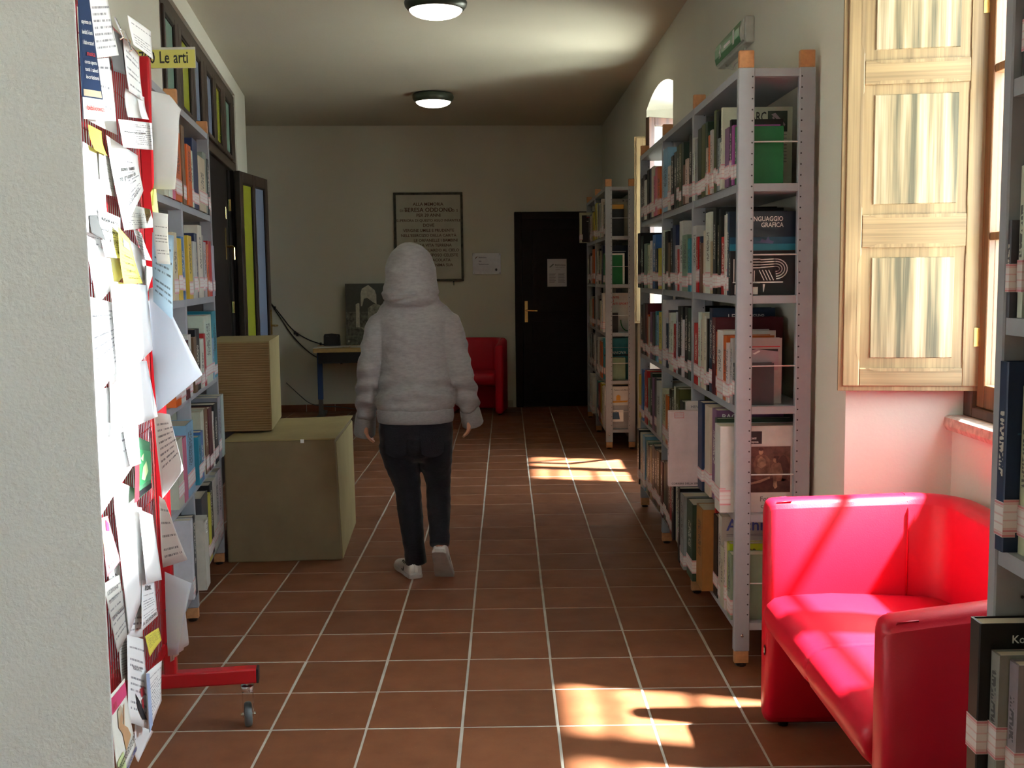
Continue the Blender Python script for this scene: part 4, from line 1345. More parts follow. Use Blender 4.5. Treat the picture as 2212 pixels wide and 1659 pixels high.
# ------------------------------------------------------------------ red tub seats
def rrect(w, h, r, n=5):
    pts = []
    for cx, cy, a0 in ((w / 2 - r, h / 2 - r, 0), (-w / 2 + r, h / 2 - r, 90), (-w / 2 + r, -h / 2 + r, 180), (w / 2 - r, -h / 2 + r, 270)):
        for k in range(n + 1):
            a = radians(a0 + 90 * k / n)
            pts.append((cx + r * cos(a), cy + r * sin(a)))
    return pts
def tub(label, mw, L, D, H=0.765, cat='sofa', seams=True, grp='red tub seats'):
    """open side faces local -x; local y runs along the seat"""
    e = empty('tub_sofa' if cat == 'sofa' else 'tub_chair', mw=mw, label=label, cat=cat, group=grp)
    th = 0.088
    c = th / 2
    r = 0.15
    # centre line in plan: front of far arm, far corner, back, near corner, front of near arm
    path = [(0.0, L - c), (0.07, L - c), (D - c - r - 0.08, L - c), (D - c - r, L - c)]
    for k in range(1, 8):
        a = radians(90 - 90 * k / 8)
        path.append((D - c - r + r * cos(a), L - c - r + r * sin(a)))
    path += [(D - c, L - c - r)]
    nb = 6
    for k in range(1, nb):
        path.append((D - c, L - c - r - (L - 2 * c - 2 * r) * k / nb))
    path += [(D - c, c + r)]
    for k in range(1, 8):
        a = radians(-90 * k / 8)
        path.append((D - c - r + r * cos(a), c + r + r * sin(a)))
    path += [(D - c - r, c), (D - c - r - 0.08, c), (0.07, c), (0.0, c)]
    prof = rrect(th, 1.0, 0.038 , 5)
    m = MB()
    n = len(path)
    np_ = len(prof)
    vs = []
    for i, p in enumerate(path):
        a = Vector(path[max(i - 1, 0)])
        b = Vector(path[min(i + 1, n - 1)])
        d = (b - a).normalized()
        nn = Vector((-d.y, d.x))
        x = p[0]
        arm = max(0.0, 1 - x / (D - 0.1))
        top = H - 0.055 * arm ** 1.3 if p[1] < L / 2 else H - 0.012 * arm
        zb = 0.014
        for (u, w) in prof:
            hh = top - zb
            rr = 0.038
            # keep the rounded edge its true size while the wall stretches
            z = zb + (w + 0.5) * hh
            if w > 0.5 - rr:
                z = top - (0.5 - w)
            elif w < -0.5 + rr:
                z = zb + (w + 0.5)
            vs.append((p[0] + nn.x * u, p[1] + nn.y * u, z))
    fs = []
    for i in range(n - 1):
        for k in range(np_):
            fs.append((i * np_ + k, i * np_ + (k + 1) % np_, (i + 1) * np_ + (k + 1) % np_, (i + 1) * np_ + k))
    # rounded front ends
    for end, sgn in ((0, -1), (n - 1, -1)):
        base = end * np_
        prev = list(range(base, base + np_))
        p = path[end]
        for (sc, off) in ((0.93, 0.012), (0.78, 0.022), (0.45, 0.028)):
            ring = []
            for k in range(np_):
                vx, vy, vz = vs[base + k]
                cz = (0.014 + H) / 2
                ring.append(len(vs))
                dz = vz - cz
                shrink = (1 - sc) * 0.044
                vz2 = cz + (abs(dz) - shrink if abs(dz) > shrink else 0) * (1 if dz > 0 else -1)
                vs.append((vx - off, p[1] + (vy - p[1]) * sc, vz2))
            for k in range(np_):
                q = (prev[k], prev[(k + 1) % np_], ring[(k + 1) % np_], ring[k])
                fs.append(q)
            prev = ring
        fs.append(tuple(prev))
    m.add(vs, fs)
    sh = m.build('shell', 'leather', e, smooth=True)
    # seat: thick pad with a rolled front edge
    x0, x1, za, zb = -0.045, D - th + 0.01, 0.305, 0.452
    prof2 = [(x1, za), (x0 + 0.10, za - 0.0), (x0 + 0.045, za + 0.012), (x0 + 0.012, za + 0.045), (x0, za + 0.085), (x0 + 0.010, zb - 0.03), (x0 + 0.035, zb - 0.008), (x0 + 0.07, zb), (x0 + 0.22, zb + 0.006), (x1 - 0.1, zb - 0.006), (x1, zb - 0.012)]
    ys = [th - 0.004, th + 0.006, th + 0.03]
    cuts = [L / 2] if seams else []
    for cpos in cuts:
        ys += [cpos - 0.03, cpos - 0.008, cpos, cpos + 0.008, cpos + 0.03]
    ys += [L - th - 0.03, L - th - 0.006, L - th + 0.004]
    m = MB()
    vs = []
    q = len(prof2)
    for y in ys:
        ins = 0.0
        if y in (ys[0], ys[-1]):
            ins = 0.012
        elif y in (ys[1], ys[-2]):
            ins = 0.004
        for cpos in cuts:
            dd = abs(y - cpos)
            if dd < 0.001:
                ins = 0.007
            elif dd < 0.01:
                ins = 0.003
        cx, cz = x0 + 0.2, (za + zb) / 2
        for (x, z) in prof2:
            dx = x - cx
            vs.append((x + (ins if x < cx else 0), y, z - (ins if z > cz else -ins * 0.5)))
    fs = []
    for i in range(len(ys) - 1):
        for k in range(q):
            fs.append((i * q + k, i * q + (k + 1) % q, (i + 1) * q + (k + 1) % q, (i + 1) * q + k))
    fs += [tuple(range(q)), tuple(range((len(ys) - 1) * q, len(ys) * q))[::-1]]
    m.add(vs, fs)
    st = m.build('seat', 'leather', e, smooth=True)
    # piping
    for (xx, yy) in ((D - c - r, L - th - 0.001), (D - c - r, th + 0.001)):
        s_ = -1 if yy > L / 2 else 1
        pts = [(xx, yy, 0.44), (xx, yy, 0.60), (xx, yy, H - 0.05), (xx, yy - s_ * 0.008, H - 0.022), (xx, yy - s_ * 0.03, H - 0.004), (xx, yy - s_ * 0.06, H - 0.003), (xx, yy - s_ * (th - 0.006), H - 0.03)]
        MB().tube(pts, 0.0028, 6).build('piping', 'leather', sh, smooth=True)
    for ya, zt in ((L, H - 0.012), (0.0, H - 0.055)):
        s_ = -1 if ya else 1
        for w in (0.012, th - 0.012):
            y = ya + s_ * w
            MB().tube([(-0.012, y, 0.03), (-0.012, y, 0.3), (-0.012, y, zt - 0.03), (0.004, y, zt - 0.008), (0.05, y, zt - 0.004)], 0.0024, 6).build('piping', 'leather', sh, smooth=True)
    for (x, y) in ((0.04, c), (0.04, L - c), (D - 0.1, c), (D - 0.1, L - c)):
        MB().lathe([(0.016, 0.0), (0.018, 0.014), (0.014, 0.016)], 10, T(x, y, 0)).build('glide', 'black', e)
    return e
sofa = tub('bright red leatherette tub sofa standing in sunlight below the near window', T(0.845, 2.275, 0), 1.145, 0.61)
tg = MB().box(-0.0295, -0.0285, 1.072, 1.084, 0.245, 0.275).build('sewn_tag', 'black', sofa)
MB().box(-0.0302, -0.0295, 1.074, 1.082, 0.252, 0.268).build('tag_print', 'ink_white', tg)
tub('dark red tub armchair at the back wall behind the walking person', T(-0.045, 11.30, 0) @ RZ(radians(83)), 0.62, 0.55, 0.80, 'armchair', False)

# ------------------------------------------------------------------ notice board on castors
BRD = T(-1.115, 3.35, 0) @ RZ(AL)          # local x = out of the board, local y = along it (far end at 0)
nb = tag(empty('notice_board', mw=BRD), 'red steel mesh notice board on castors, covered with pinned papers', 'notice board')
def post(y):
    m = MB().box(-0.004, 0.036, y, y + 0.04, 0.16, 2.15)
    return m.build('post', 'redpaint', nb, bevel=0.006)
p1 = post(0.0)
p2 = post(-1.54)
for z in (1.97, 0.42, 0.31):
    MB().lathe([(0.006, 0), (0.006, 0.003), (0.003, 0.005)], 10, T(0.016, 0.0, z) @ Matrix.Rotation(pi / 2, 4, 'X')).build('bolt', 'black', p1)
for z in (2.125, 0.275):
    MB().box(-0.004, 0.007, -1.50, -0.0005, z, z + 0.035).build('rail', 'redpaint', nb, bevel=0.004)
wg = MB()
y = -1.47
while y < -0.02:
    wg.tube([(0.0, y, 0.31), (0.0, y, 2.125)], 0.0018, 5)
    y += 0.025
z = 0.34
while z < 2.12:
    wg.tube([(-0.0035, -1.5, z), (-0.0035, 0.0, z)], 0.0018, 5)
    z += 0.075
wg.build('wire_grid', 'redpaint', nb)['kind'] = 'stuff'
for y in (0.0, -1.54):
    ft = MB().box(-0.30, 0.288, y - 0.002, y + 0.042, 0.158, 0.208).build('foot_bar', 'redpaint', nb, bevel=0.006)
    MB().box(0.286, 0.294, y - 0.001, y + 0.041, 0.159, 0.207).box(-0.306, -0.298, y - 0.001, y + 0.041, 0.159, 0.207).build('end_cap', 'black', ft, bevel=0.002)
    for x in (0.255, -0.265):
        cst = MB().lathe([(0.008, 0.160), (0.008, 0.15), (0.021, 0.148), (0.0235, 0.138), (0.021, 0.130), (0.012, 0.127)][::-1], 18, T(x, y + 0.02, 0)).build('castor', 'chrome', nb, smooth='auto')
        fk = MB()
        for s in (-1, 1):
            yy = s * 0.0165
            fk.prism([(-0.018, 0.13), (0.018, 0.13), (0.016, 0.09), (0.030, 0.048), (0.030, 0.034), (0.012, 0.034), (-0.016, 0.09)], yy - 0.0012, yy + 0.0012, 'Y')
        fk.box(-0.018, 0.018, -0.0165, 0.0165, 0.127, 0.130)
        fk.tube([(0.021, -0.024, 0.041), (0.021, 0.024, 0.041)], 0.0055, 8)
        fk.build('castor_fork', 'chrome', cst, loc=(x, y + 0.02, 0), rot=(0, 0, radians(98)))
        wh = MB().lathe([(0.012, -0.013), (0.03, -0.0125), (0.037, -0.011), (0.0405, -0.005), (0.0405, 0.005), (0.037, 0.011), (0.03, 0.0125), (0.012, 0.013)], 26, RZ(radians(98)) @ T(0.021, 0, 0.0412) @ Matrix.Rotation(pi / 2, 4, 'X'))
        wh.build('wheel', 'rubber', cst, loc=(x, y + 0.02, 0), smooth='auto')

PCOL = {'w': (.80, .80, .80), 'navy': (.02, .04, .10), 'dg': (.12, .12, .12), 'y': (.72, .64, .10), 'g': (.50, .49, .45), 'green': (.08, .22, .12), 'pink': (.66, .30, .33),
        'pink2': (.78, .78, .70), 'lb': (.50, .68, .82), 'bg': (.62, .66, .76)}
SHEETS = [
('P3', 'w', 't', [(-0.593, 0.006, 2.024), (-0.426, 0.006, 2.06), (-0.416, 0.006, 1.859), (-0.732, 0.006, 1.853)]),
('P2', 'w', 't', [(-0.691, 0.015, 2.186), (-0.502, 0.015, 2.236), (-0.382, 0.015, 2.075), (-0.654, 0.015, 2.013)]),
('P1', 'navy', 'n', [(-0.856, 0.03, 2.143), (-0.753, 0.03, 2.17), (-0.649, 0.03, 1.863), (-0.887, 0.03, 1.835)]),
('P4', 'dg', 'n', [(-0.468, 0.008, 2.132), (-0.27, 0.008, 2.149), (-0.28, 0.008, 2.041), (-0.438, 0.008, 2.023)]),
('P6', 'w', 'n', [(-0.241, 0.006, 2.006), (0.017, 0.006, 2.023), (0.031, 0.006, 1.958), (-0.267, 0.006, 1.923)]),
('P5', 'w', 't', [(-0.297, 0.015, 2.141), (-0.056, 0.015, 2.137), (-0.07, 0.015, 2.005), (-0.288, 0.015, 1.996)]),
('P7', 'w', 't', [(-0.303, 0.03, 2.186), (0.059, 0.03, 2.222), (0.031, 0.03, 2.134), (-0.28, 0.03, 2.113)]),
('P10', 'y', 't', [(-0.751, 0.012, 1.841), (-0.594, 0.012, 1.846), (-0.572, 0.012, 1.787), (-0.725, 0.012, 1.784)]),
('P12', 'w', 'n', [(-0.779, 0.006, 1.798), (-0.544, 0.006, 1.789), (-0.589, 0.006, 1.631), (-0.801, 0.006, 1.651)]),
('P13', 'w', 't', [(-0.83, 0.014, 1.732), (-0.598, 0.014, 1.711), (-0.608, 0.014, 1.571), (-0.848, 0.014, 1.585)]),
('P11', 'w', 't', [(-0.581, 0.022, 1.838), (-0.203, 0.022, 1.829), (-0.2, 0.022, 1.729), (-0.466, 0.022, 1.601)]),
('P8', 'w', 't', [(-0.568, 0.045, 1.88), (-0.016, 0.045, 1.946), (-0.088, 0.045, 1.857), (-0.537, 0.045, 1.813)]),
('P18', 'g', 't', [(-0.38, 0.008, 1.68), (0.021, 0.008, 1.685), (0.069, 0.008, 1.633), (-0.374, 0.008, 1.605)]),
('P17', 'dg', 'n', [(-0.761, 0.012, 1.623), (-0.695, 0.012, 1.627), (-0.635, 0.012, 1.568), (-0.77, 0.012, 1.582)]),
('P16', 'w', 't', [(-0.718, 0.02, 1.644), (-0.488, 0.02, 1.634), (-0.479, 0.02, 1.527), (-0.689, 0.02, 1.529)]),
('P19', 'w', 't', [(-0.3, 0.016, 1.618), (-0.17, 0.016, 1.609), (-0.031, 0.016, 1.53), (-0.147, 0.016, 1.531)]),
('P20', 'w', 'n', [(-0.339, 0.01, 1.588), (-0.096, 0.01, 1.552), (-0.088, 0.01, 1.464), (-0.231, 0.01, 1.451)]),
('P15', 'y', 't', [(-0.559, 0.028, 1.608), (-0.406, 0.028, 1.581), (-0.268, 0.028, 1.462), (-0.538, 0.028, 1.462)]),
('P21', 'g', 'n', [(-0.173, 0.02, 1.515), (0.01, 0.02, 1.508), (-0.15, 0.02, 1.434), (-0.188, 0.02, 1.451)]),
('P25', 'w', 'n', [(-0.84, 0.015, 1.564), (-0.492, 0.015, 1.537), (-0.422, 0.015, 1.491), (-0.774, 0.015, 1.412)]),
('P26', 'w', 'n', [(-0.673, 0.03, 1.469), (-0.198, 0.03, 1.456), (-0.173, 0.03, 1.266), (-0.664, 0.03, 1.209)]),
('P27', 'w', 't', [(-0.875, 0.02, 1.436), (-0.598, 0.02, 1.414), (-0.585, 0.02, 1.255), (-0.905, 0.02, 1.192)]),
('P28', 'w', 'n', [(-0.671, 0.02, 1.27), (-0.198, 0.02, 1.234), (-0.11, 0.02, 1.058), (-0.732, 0.02, 1.086)]),
('P29', 'w', 'n', [(-0.857, 0.012, 1.214), (-0.639, 0.012, 1.202), (-0.646, 0.012, 1.079), (-0.858, 0.012, 1.105)]),
('P33', 'w', 't', [(-0.871, 0.018, 1.145), (-0.54, 0.018, 1.092), (-0.475, 0.018, 0.965), (-0.881, 0.018, 0.911)]),
('P34', 'w', 't', [(-0.607, 0.028, 1.107), (-0.413, 0.028, 1.075), (-0.413, 0.028, 0.966), (-0.546, 0.028, 0.978)]),
('P32', 'green', 'n', [(-0.417, 0.02, 1.046), (-0.214, 0.02, 0.995), (-0.26, 0.02, 0.865), (-0.495, 0.02, 0.87)]),
('P35', 'w', 'n', [(-0.689, 0.016, 0.921), (-0.355, 0.016, 0.838), (-0.32, 0.016, 0.617), (-0.607, 0.016, 0.557)]),
('P36', 'pink', 'n', [(-0.9, 0.03, 0.92), (-0.817, 0.03, 0.908), (-0.755, 0.03, 0.78), (-0.903, 0.03, 0.78)]),
('P37', 'g', 't', [(-0.828, 0.012, 0.755), (-0.655, 0.012, 0.729), (-0.588, 0.012, 0.554), (-0.727, 0.012, 0.549)]),
('P38', 'w', 'n', [(-0.476, 0.035, 0.856), (-0.301, 0.035, 0.801), (-0.242, 0.035, 0.594), (-0.462, 0.035, 0.645)]),
('P39', 'w', 't', [(-0.429, 0.024, 0.65), (-0.267, 0.024, 0.602), (-0.257, 0.024, 0.494), (-0.485, 0.024, 0.523)]),
('P41', 'y', 't', [(-0.427, 0.022, 0.477), (-0.223, 0.022, 0.435), (-0.204, 0.022, 0.39), (-0.39, 0.022, 0.404)]),
('P43', 'w', 't', [(-0.608, 0.014, 0.558), (-0.41, 0.014, 0.479), (-0.419, 0.014, 0.221), (-0.678, 0.014, 0.353)]),
('P42', 'pink2', 'n', [(-0.855, 0.022, 0.505), (-0.683, 0.022, 0.48), (-0.617, 0.022, 0.264), (-0.843, 0.022, 0.269)]),
('P44', 'w', 't', [(-0.491, 0.03, 0.413), (-0.249, 0.03, 0.362), (-0.284, 0.03, 0.254), (-0.486, 0.03, 0.244)]),
('P45', 'w', 'n', [(-0.556, 0.01, 0.29), (-0.309, 0.01, 0.15), (-0.537, 0.01, 0.16), (-0.578, 0.01, 0.196)]),
('N1', 'w', 'n', [(-0.671, 0.01, 0.971), (-0.401, 0.01, 0.894), (-0.338, 0.01, 0.774), (-0.671, 0.01, 0.875)]),
('N2', 'w', 't', [(-0.766, 0.008, 0.821), (-0.623, 0.008, 0.761), (-0.6, 0.008, 0.618), (-0.755, 0.008, 0.689)]),
('N3', 'w', 't', [(-0.586, 0.01, 0.72), (-0.332, 0.01, 0.633), (-0.411, 0.01, 0.472), (-0.629, 0.01, 0.534)]),
('N4', 'g', 't', [(-0.699, 0.01, 0.564), (-0.561, 0.01, 0.527), (-0.541, 0.01, 0.404), (-0.693, 0.01, 0.446)]),
('N6', 'w', 't', [(-0.826, 0.009, 1.634), (-0.643, 0.009, 1.628), (-0.647, 0.009, 1.518), (-0.823, 0.009, 1.521)]),
('N7', 'g', 't', [(-0.637, 0.008, 1.793), (-0.469, 0.008, 1.788), (-0.468, 0.008, 1.692), (-0.636, 0.008, 1.688)]),
('N8', 'w', 't', [(-0.366, 0.008, 1.427), (-0.047, 0.008, 1.408), (-0.07, 0.008, 1.253), (-0.346, 0.008, 1.246)]),
('P9', 'w', 'n', [(-0.056, 0.043, 2.025), (-0.135, 0.137, 1.992), (-0.131, 0.105, 1.734), (-0.055, 0.035, 1.74)]),
('P22', 'w', 't', [(-0.054, 0.028, 1.668), (-0.127, 0.079, 1.657), (-0.126, 0.07, 1.515), (-0.054, 0.025, 1.519)]),
('P23', 'lb', 't', [(-0.054, 0.024, 1.611), (-0.129, 0.095, 1.598), (-0.127, 0.078, 1.353), (-0.053, 0.014, 1.408)]),
('P24', 'bg', 'n', [(-0.051, 0.001, 1.444), (-0.055, 0.033, 1.454), (-0.155, 0.165, 1.191), (-0.12, 0.024, 1.077)]),
('P30', 'w', 't', [(-0.05, -0.007, 1.065), (-0.126, 0.069, 1.065), (-0.103, 0.085, 0.889), (-0.05, -0.003, 0.789)]),
('P31', 'w', 't', [(-0.047, -0.028, 0.801), (-0.121, 0.038, 0.802), (-0.114, 0.096, 0.609), (-0.049, -0.008, 0.571)]),
('P46', 'w', 'n', [(-0.053, 0.017, 0.52), (-0.102, 0.079, 0.489), (-0.103, 0.083, 0.341), (-0.053, 0.017, 0.265)]),
('P40', 'bg', 'n', [(-0.052, 0.012, 0.579), (-0.105, 0.101, 0.554), (-0.123, 0.051, 0.34), (-0.052, 0.009, 0.31)]),
]
SL = {
 'P1': 'dark blue poster with white lettering at the top left of the board', 'P2': 'white sheet pinned high beside the dark blue poster', 'P3': 'white sheet half hidden below the dark blue poster',
 'P4': 'grey card pinned near the top rail of the board', 'P5': 'narrow white sheet with lifted lower edge below the grey card', 'P6': 'blank pale sheet behind the rounded white card',
 'P7': 'white typed sheet at the top right corner of the board', 'P8': 'white card with short typed lines sticking out near the big curled sheet', 'P9': 'large blank curled sheet bulging out past the red post',
 'P10': 'yellow tear-off note under the dark blue poster', 'P12': 'blank white sheet at the left below the yellow tear-off note', 'P13': 'white sheet with small print low left of the crumpled slanted sheet',
 'P11': 'slanting white sheet with large type below the white card', 'P16': 'white sheet with bold heading left of the yellow flyer', 'P15': 'bright yellow flyer in the middle of the board',
 'P17': 'small dark grey slip left of the bold heading sheet', 'P18': 'crumpled grey sheet above the yellow flyer', 'P19': 'slanting white strip with a list right of the yellow flyer', 'P20': 'pale blank sheet behind the yellow flyer',
 'P21': 'small grey slip beside the light blue sheet', 'P22': 'white typed strip above the light blue sheet', 'P23': 'light blue sheet at the right edge of the board', 'P24': 'large bluish sheet hanging askew past the edge, pointing downwards',
 'P25': 'overexposed white sheet left of the yellow flyer foot', 'P26': 'largest overexposed blank sheet in the middle of the board', 'P27': 'white handwritten sheet beside the largest blank one', 'P28': 'wide overexposed sheet under the largest blank one',
 'P29': 'small white sheet at the far left mid height', 'P30': 'white sheet with dashed typed lines at the right above the lettered sheet', 'P31': 'white sheet reading DONI d near the right edge', 'P32': 'green picture postcard with red border',
 'P33': 'white sheet with faint typed lines left of the green postcard', 'P34': 'white sheet with slanted typing above the green postcard', 'P35': 'tall blank white sheet right of the pink flyer', 'P36': 'pink and yellow flyer at the left edge',
 'P37': 'grey printed sheet below the pink flyer', 'P38': 'curled white sheet hanging loose beside the tall blank one', 'P39': 'white sheet with telephone numbers low on the board', 'P40': 'bluish hanging flap low beside the red post',
 'P46': 'white sheet with tear-off strips behind the low bluish flap', 'P41': 'small yellow note pinned near the bottom rail', 'P42': 'beauty flyer with pink band at the bottom left', 'P43': 'tall white flyer beside the beauty flyer',
 'P44': 'white sheet with pale blue stripe at the bottom right', 'P45': 'lowest white sheet hanging below the board',
 'N1': 'blank white sheet below the green postcard', 'N2': 'white list sheet just right of the pink flyer', 'N3': 'white sheet behind the telephone number sheet', 'N4': 'greyish slip above the tall white flyer at the bottom', 'N6': 'white sheet behind the small dark grey slip', 'N7': 'grey stamped slip beside the slanting large-type sheet', 'N8': 'white sheet behind the bluish askew sheet'}
SHOB = {}
def sheet_fn(c):
    c = [Vector(p) for p in c]
    nrm = (c[1] - c[0]).cross(c[3] - c[0]).normalized()
    if nrm.x < 0:
        nrm = -nrm
    def f(u, v, off=0.0):
        # v runs from the bottom (0) to the top (1)
        a = c[3].lerp(c[2], u)
        b = c[0].lerp(c[1], u)
        return a.lerp(b, v) + nrm * off
    return f
for (key, ck, style, cs) in SHEETS:
    cs = [(u_, max(w_, 0.006), z_) for (u_, w_, z_) in cs]
    dn = {'P7': 0.012, 'P6': 0.008, 'P18': 0.014, 'P35': 0.009, 'P9': 0.014, 'P22': 0.032, 'P23': 0.022, 'P24': 0.010, 'P37': 0.009, 'P43': 0.010, 'P13': 0.006, 'P17': 0.014, 'P16': 0.004,
          'P15': 0.010, 'P42': 0.016, 'P40': 0.016, 'P38': 0.006, 'P44': 0.012, 'P39': 0.008}.get(key, 0.0)
    cs = [(u_ - 4.7 * dn, w_ + dn, z_) for (u_, w_, z_) in cs]
    pts = [(w_, u_, z_) for (u_, w_, z_) in cs]       # board local: x = out, y = along
    pts = [(x + 0.007, y if x > 0.04 else min(y, -0.004), z) for (x, y, z) in pts]
    fn = sheet_fn(pts)
    rg = random.Random(key)
    amp = rg.uniform(0.0015, 0.005) * (1.6 if key in ('P9', 'P38', 'P24', 'P30') else 1)
    ph = rg.uniform(0, 6)
    N = 9
    vs, fs, uvs = [], [], []
    for j in range(N):
        for i in range(N):
            u, v = i / (N - 1), j / (N - 1)
            w = amp * (sin(2.6 * u + ph) * 0.5 + sin(3.1 * v + ph * 1.7) * 0.5) + amp * 1.4 * (1 - v) ** 2
            if key == 'P9':
                w += 0.018 * sin(pi * u) - 0.014 * (1 - sin(pi * (0.25 + 0.7 * v)))
            p = fn(u, v, max(w, -0.004))
            if key == 'P9' and v > 0.8 and u > 0.5:
                p.z -= (v - 0.8) * (u - 0.5) * 0.32
            if key == 'P46' and v < 0.34 and i % 2 == 1:
                p.x += 0.006
            vs.append(tuple(p))
            uvs.append((u, v))
    for j in range(N - 1):
        for i in range(N - 1):
            fs.append((j * N + i, j * N + i + 1, (j + 1) * N + i + 1, (j + 1) * N + i))
    me = bpy.data.meshes.new('pinned_paper')
    me.from_pydata(vs, [], fs)
    uvl = me.uv_layers.new(name='UVMap')
    for lp in me.loops:
        uvl.data[lp.index].uv = uvs[lp.vertex_index]
    for p in me.polygons:
        p.use_smooth = True
    me.materials.append(M['sheet_t' if style == 't' else 'sheet_n'])
    o = bpy.data.objects.new('pinned_paper', me)
    COL.objects.link(o)
    o.matrix_world = BRD
    o.color = (*PCOL[ck], 1)
    sd = o.modifiers.new('thickness', 'SOLIDIFY')
    sd.thickness = 0.0003
    tag(o, SL[key], 'paper', 'papers pinned to the red notice board')
    SHOB[key] = (o, fn, amp, ph)
def on_sheet(key, items):
    o, fn, amp, ph = SHOB[key]
    def f(u, v, off):
        w = amp * (sin(2.6 * u + ph) * 0.5 + sin(3.1 * v + ph * 1.7) * 0.5) + amp * 1.4 * (1 - v) ** 2
        return tuple(fn(u, v, max(w, -0.004) + off))
    for k, (mat, kind, d) in enumerate(items):
        m = MB()
        e = 0.0012 + 0.0004 * k
        if kind == 'T':
            s, u0_, v0_, su, sv = d
            g, fsx = glyphs(s)
            w = max(p[0] for p in g)
            m.add([f(u0_ + p[0] / w * su, v0_ + p[1] * sv, e) for p in g], fsx)
        elif kind == 'R':
            a, b, c_, d_ = d
            n = 5
            vs = [f(a + (b - a) * i / n, c_ + (d_ - c_) * j / n, e) for j in range(n + 1) for i in range(n + 1)]
            m.add(vs, [(j * (n + 1) + i, j * (n + 1) + i + 1, (j + 1) * (n + 1) + i + 1, (j + 1) * (n + 1) + i) for j in range(n) for i in range(n)])
        elif kind == 'G':
            for pl in d[1:]:
                MB().add([f(p[0], p[1], e) for p in pl], [tuple(range(len(pl)))]).build('print', mat, o)
            m.add([f(p[0], p[1], e) for p in d[0]], [tuple(range(len(d[0])))])
        m.build('print', mat, o)
flat('p_skin', .62, .38, .20)
flat('p_hotpink', .75, .08, .22)
flat('p_paleyellow', .72, .72, .38)
flat('p_paleblue', .42, .55, .80)
flat('p_leaf', .05, .30, .12)
flat('p_red', .55, .05, .07)
flat('p_palegreen', .60, .72, .35)
flat('p_tan', .60, .50, .36)
on_sheet('P1', [('ink_white', 'R', (.0, 1, 0, .16)), ('p_tan', 'R', (.05, .92, .17, .22))] + [('ink_white', 'T', (s, .12, .70 - .075 * k, .7, .045)) for k, s in enumerate(['esperienze con', 'bambini 3-6 anni', 'i laboratori'])] +
         [('ink_red', 'T', ('musica', .3, .47, .5, .05))] + [('ink_white', 'T', (s, .14, .41 - .055 * k, .7, .04)) for k, s in enumerate(['corso aperto', 'tutti i sabati', 'iscrizioni'])] + [('ink_red', 'T', ('biblioteca', .1, .07, .8, .05))])
on_sheet('P8', [('ink', 'T', ('Avviso agli utenti', .08, .55, .6, .07))])
on_sheet('P11', [('ink', 'T', ('sono tutti', .3, .62, .5, .10)), ('ink', 'T', ('nel gruppo di', .2, .5, .6, .10)), ('ink_grey', 'T', ('ALBA NUOVA', .35, .15, .5, .08))])
on_sheet('P16', [('ink', 'T', ('RISERVATO', .1, .78, .8, .10)), ('ink', 'T', ('PER INFORMAZIONI', .02, .55, .95, .10)), ('ink', 'T', ('PIERRE', .35, .33, .6, .10)), ('ink', 'T', ('339', .6, .1, .3, .10))])
on_sheet('P15', [('ink_grey', 'R', (.3, .8, .70, .86)), ('ink', 'T', ('Corso di', .3, .52, .5, .06)), ('ink', 'T', ('cultura', .3, .38, .5, .06)), ('ink', 'T', ('inglese', .3, .24, .5, .06)), ('ink', 'T', ('telefonare', .3, .10, .6, .06))])
on_sheet('P23', [('ink', 'T', ('D', .7, .8, .1, .07))])
on_sheet('P24', [('ink', 'T', ('www.il_camion.it', .10, .08, .5, .05))])
on_sheet('P31', [('ink', 'T', ('mere', .15, .62, .35, .10)), ('ink', 'T', ('DONI d', .1, .46, .6, .14))])
on_sheet('P32', [('p_red', 'R', (0, .28, 0, .62)), ('p_leaf', 'R', (.28, 1, .2, .8)), ('ink', 'R', (.28, 1, .02, .12)), ('p_palegreen', 'G', [[(.4, .3), (.6, .25), (.8, .4), (.7, .6), (.5, .5)], [(.35, .65), (.5, .6), (.55, .75)]])])
on_sheet('P36', [('p_paleyellow', 'G', [[(.0, .35), (.5, .3), (.45, .6), (0, .8)]]), ('p_hotpink', 'G', [[(.4, .75), (.7, .7), (.8, .85), (.5, .95)]]), ('ink_white', 'T', ('ballo', .15, .1, .6, .1))])
on_sheet('P37', [('ink_grey', 'T', ('LEZIONI', .1, .82, .7, .07)), ('ink_grey', 'T', ('DI CANTO', .1, .7, .6, .07)), ('ink_grey', 'T', ('FRANCESE', .1, .46, .8, .07))])
on_sheet('P39', [('ink', 'T', ('EDIL', .2, .78, .5, .14)), ('ink', 'T', ('A 25/052080', .05, .08, .85, .10))])
on_sheet('P42', [('p_hotpink', 'R', (.02, .98, .78, .96)), ('p_red', 'T', ('MY', .08, .80, .25, .12)), ('p_skin', 'G', [[(.35, .72), (.55, .7), (.58, .6), (.5, .55), (.75, .42), (.85, .28), (.5, .22), (.45, .45), (.3, .56)], [(.7, .72), (.76, .74), (.62, .5), (.55, .5)]]),
                 ('p_tan', 'G', [[(.3, .75), (.5, .78), (.62, .70), (.56, .62), (.5, .7), (.34, .62), (.28, .55)]]), ('p_palegreen', 'R', (.0, .35, .05, .28)), ('ink', 'T', ('PARRUCCHIERI ED ESTETISTE', -.0, .16, .98, .10)), ('ink_blue', 'T', ('SERIE ANIMAZIONI CARMEN', .05, .04, .9, .06))])
on_sheet('P43', [('ink_grey', 'T', ('ESTATE', .25, .62, .45, .06)), ('ink', 'G', [[(.3, .35), (.5, .28), (.85, .1), (.6, .08), (.4, .18)]]), ('p_red', 'G', [[(.55, .42), (.75, .46), (.8, .38), (.6, .33)], [(.6, .3), (.7, .33), (.72, .2), (.62, .22)]])])
on_sheet('P44', [('p_paleblue', 'G', [[(.0, .0), (.25, .0), (.2, .95), (0, 1)]])])
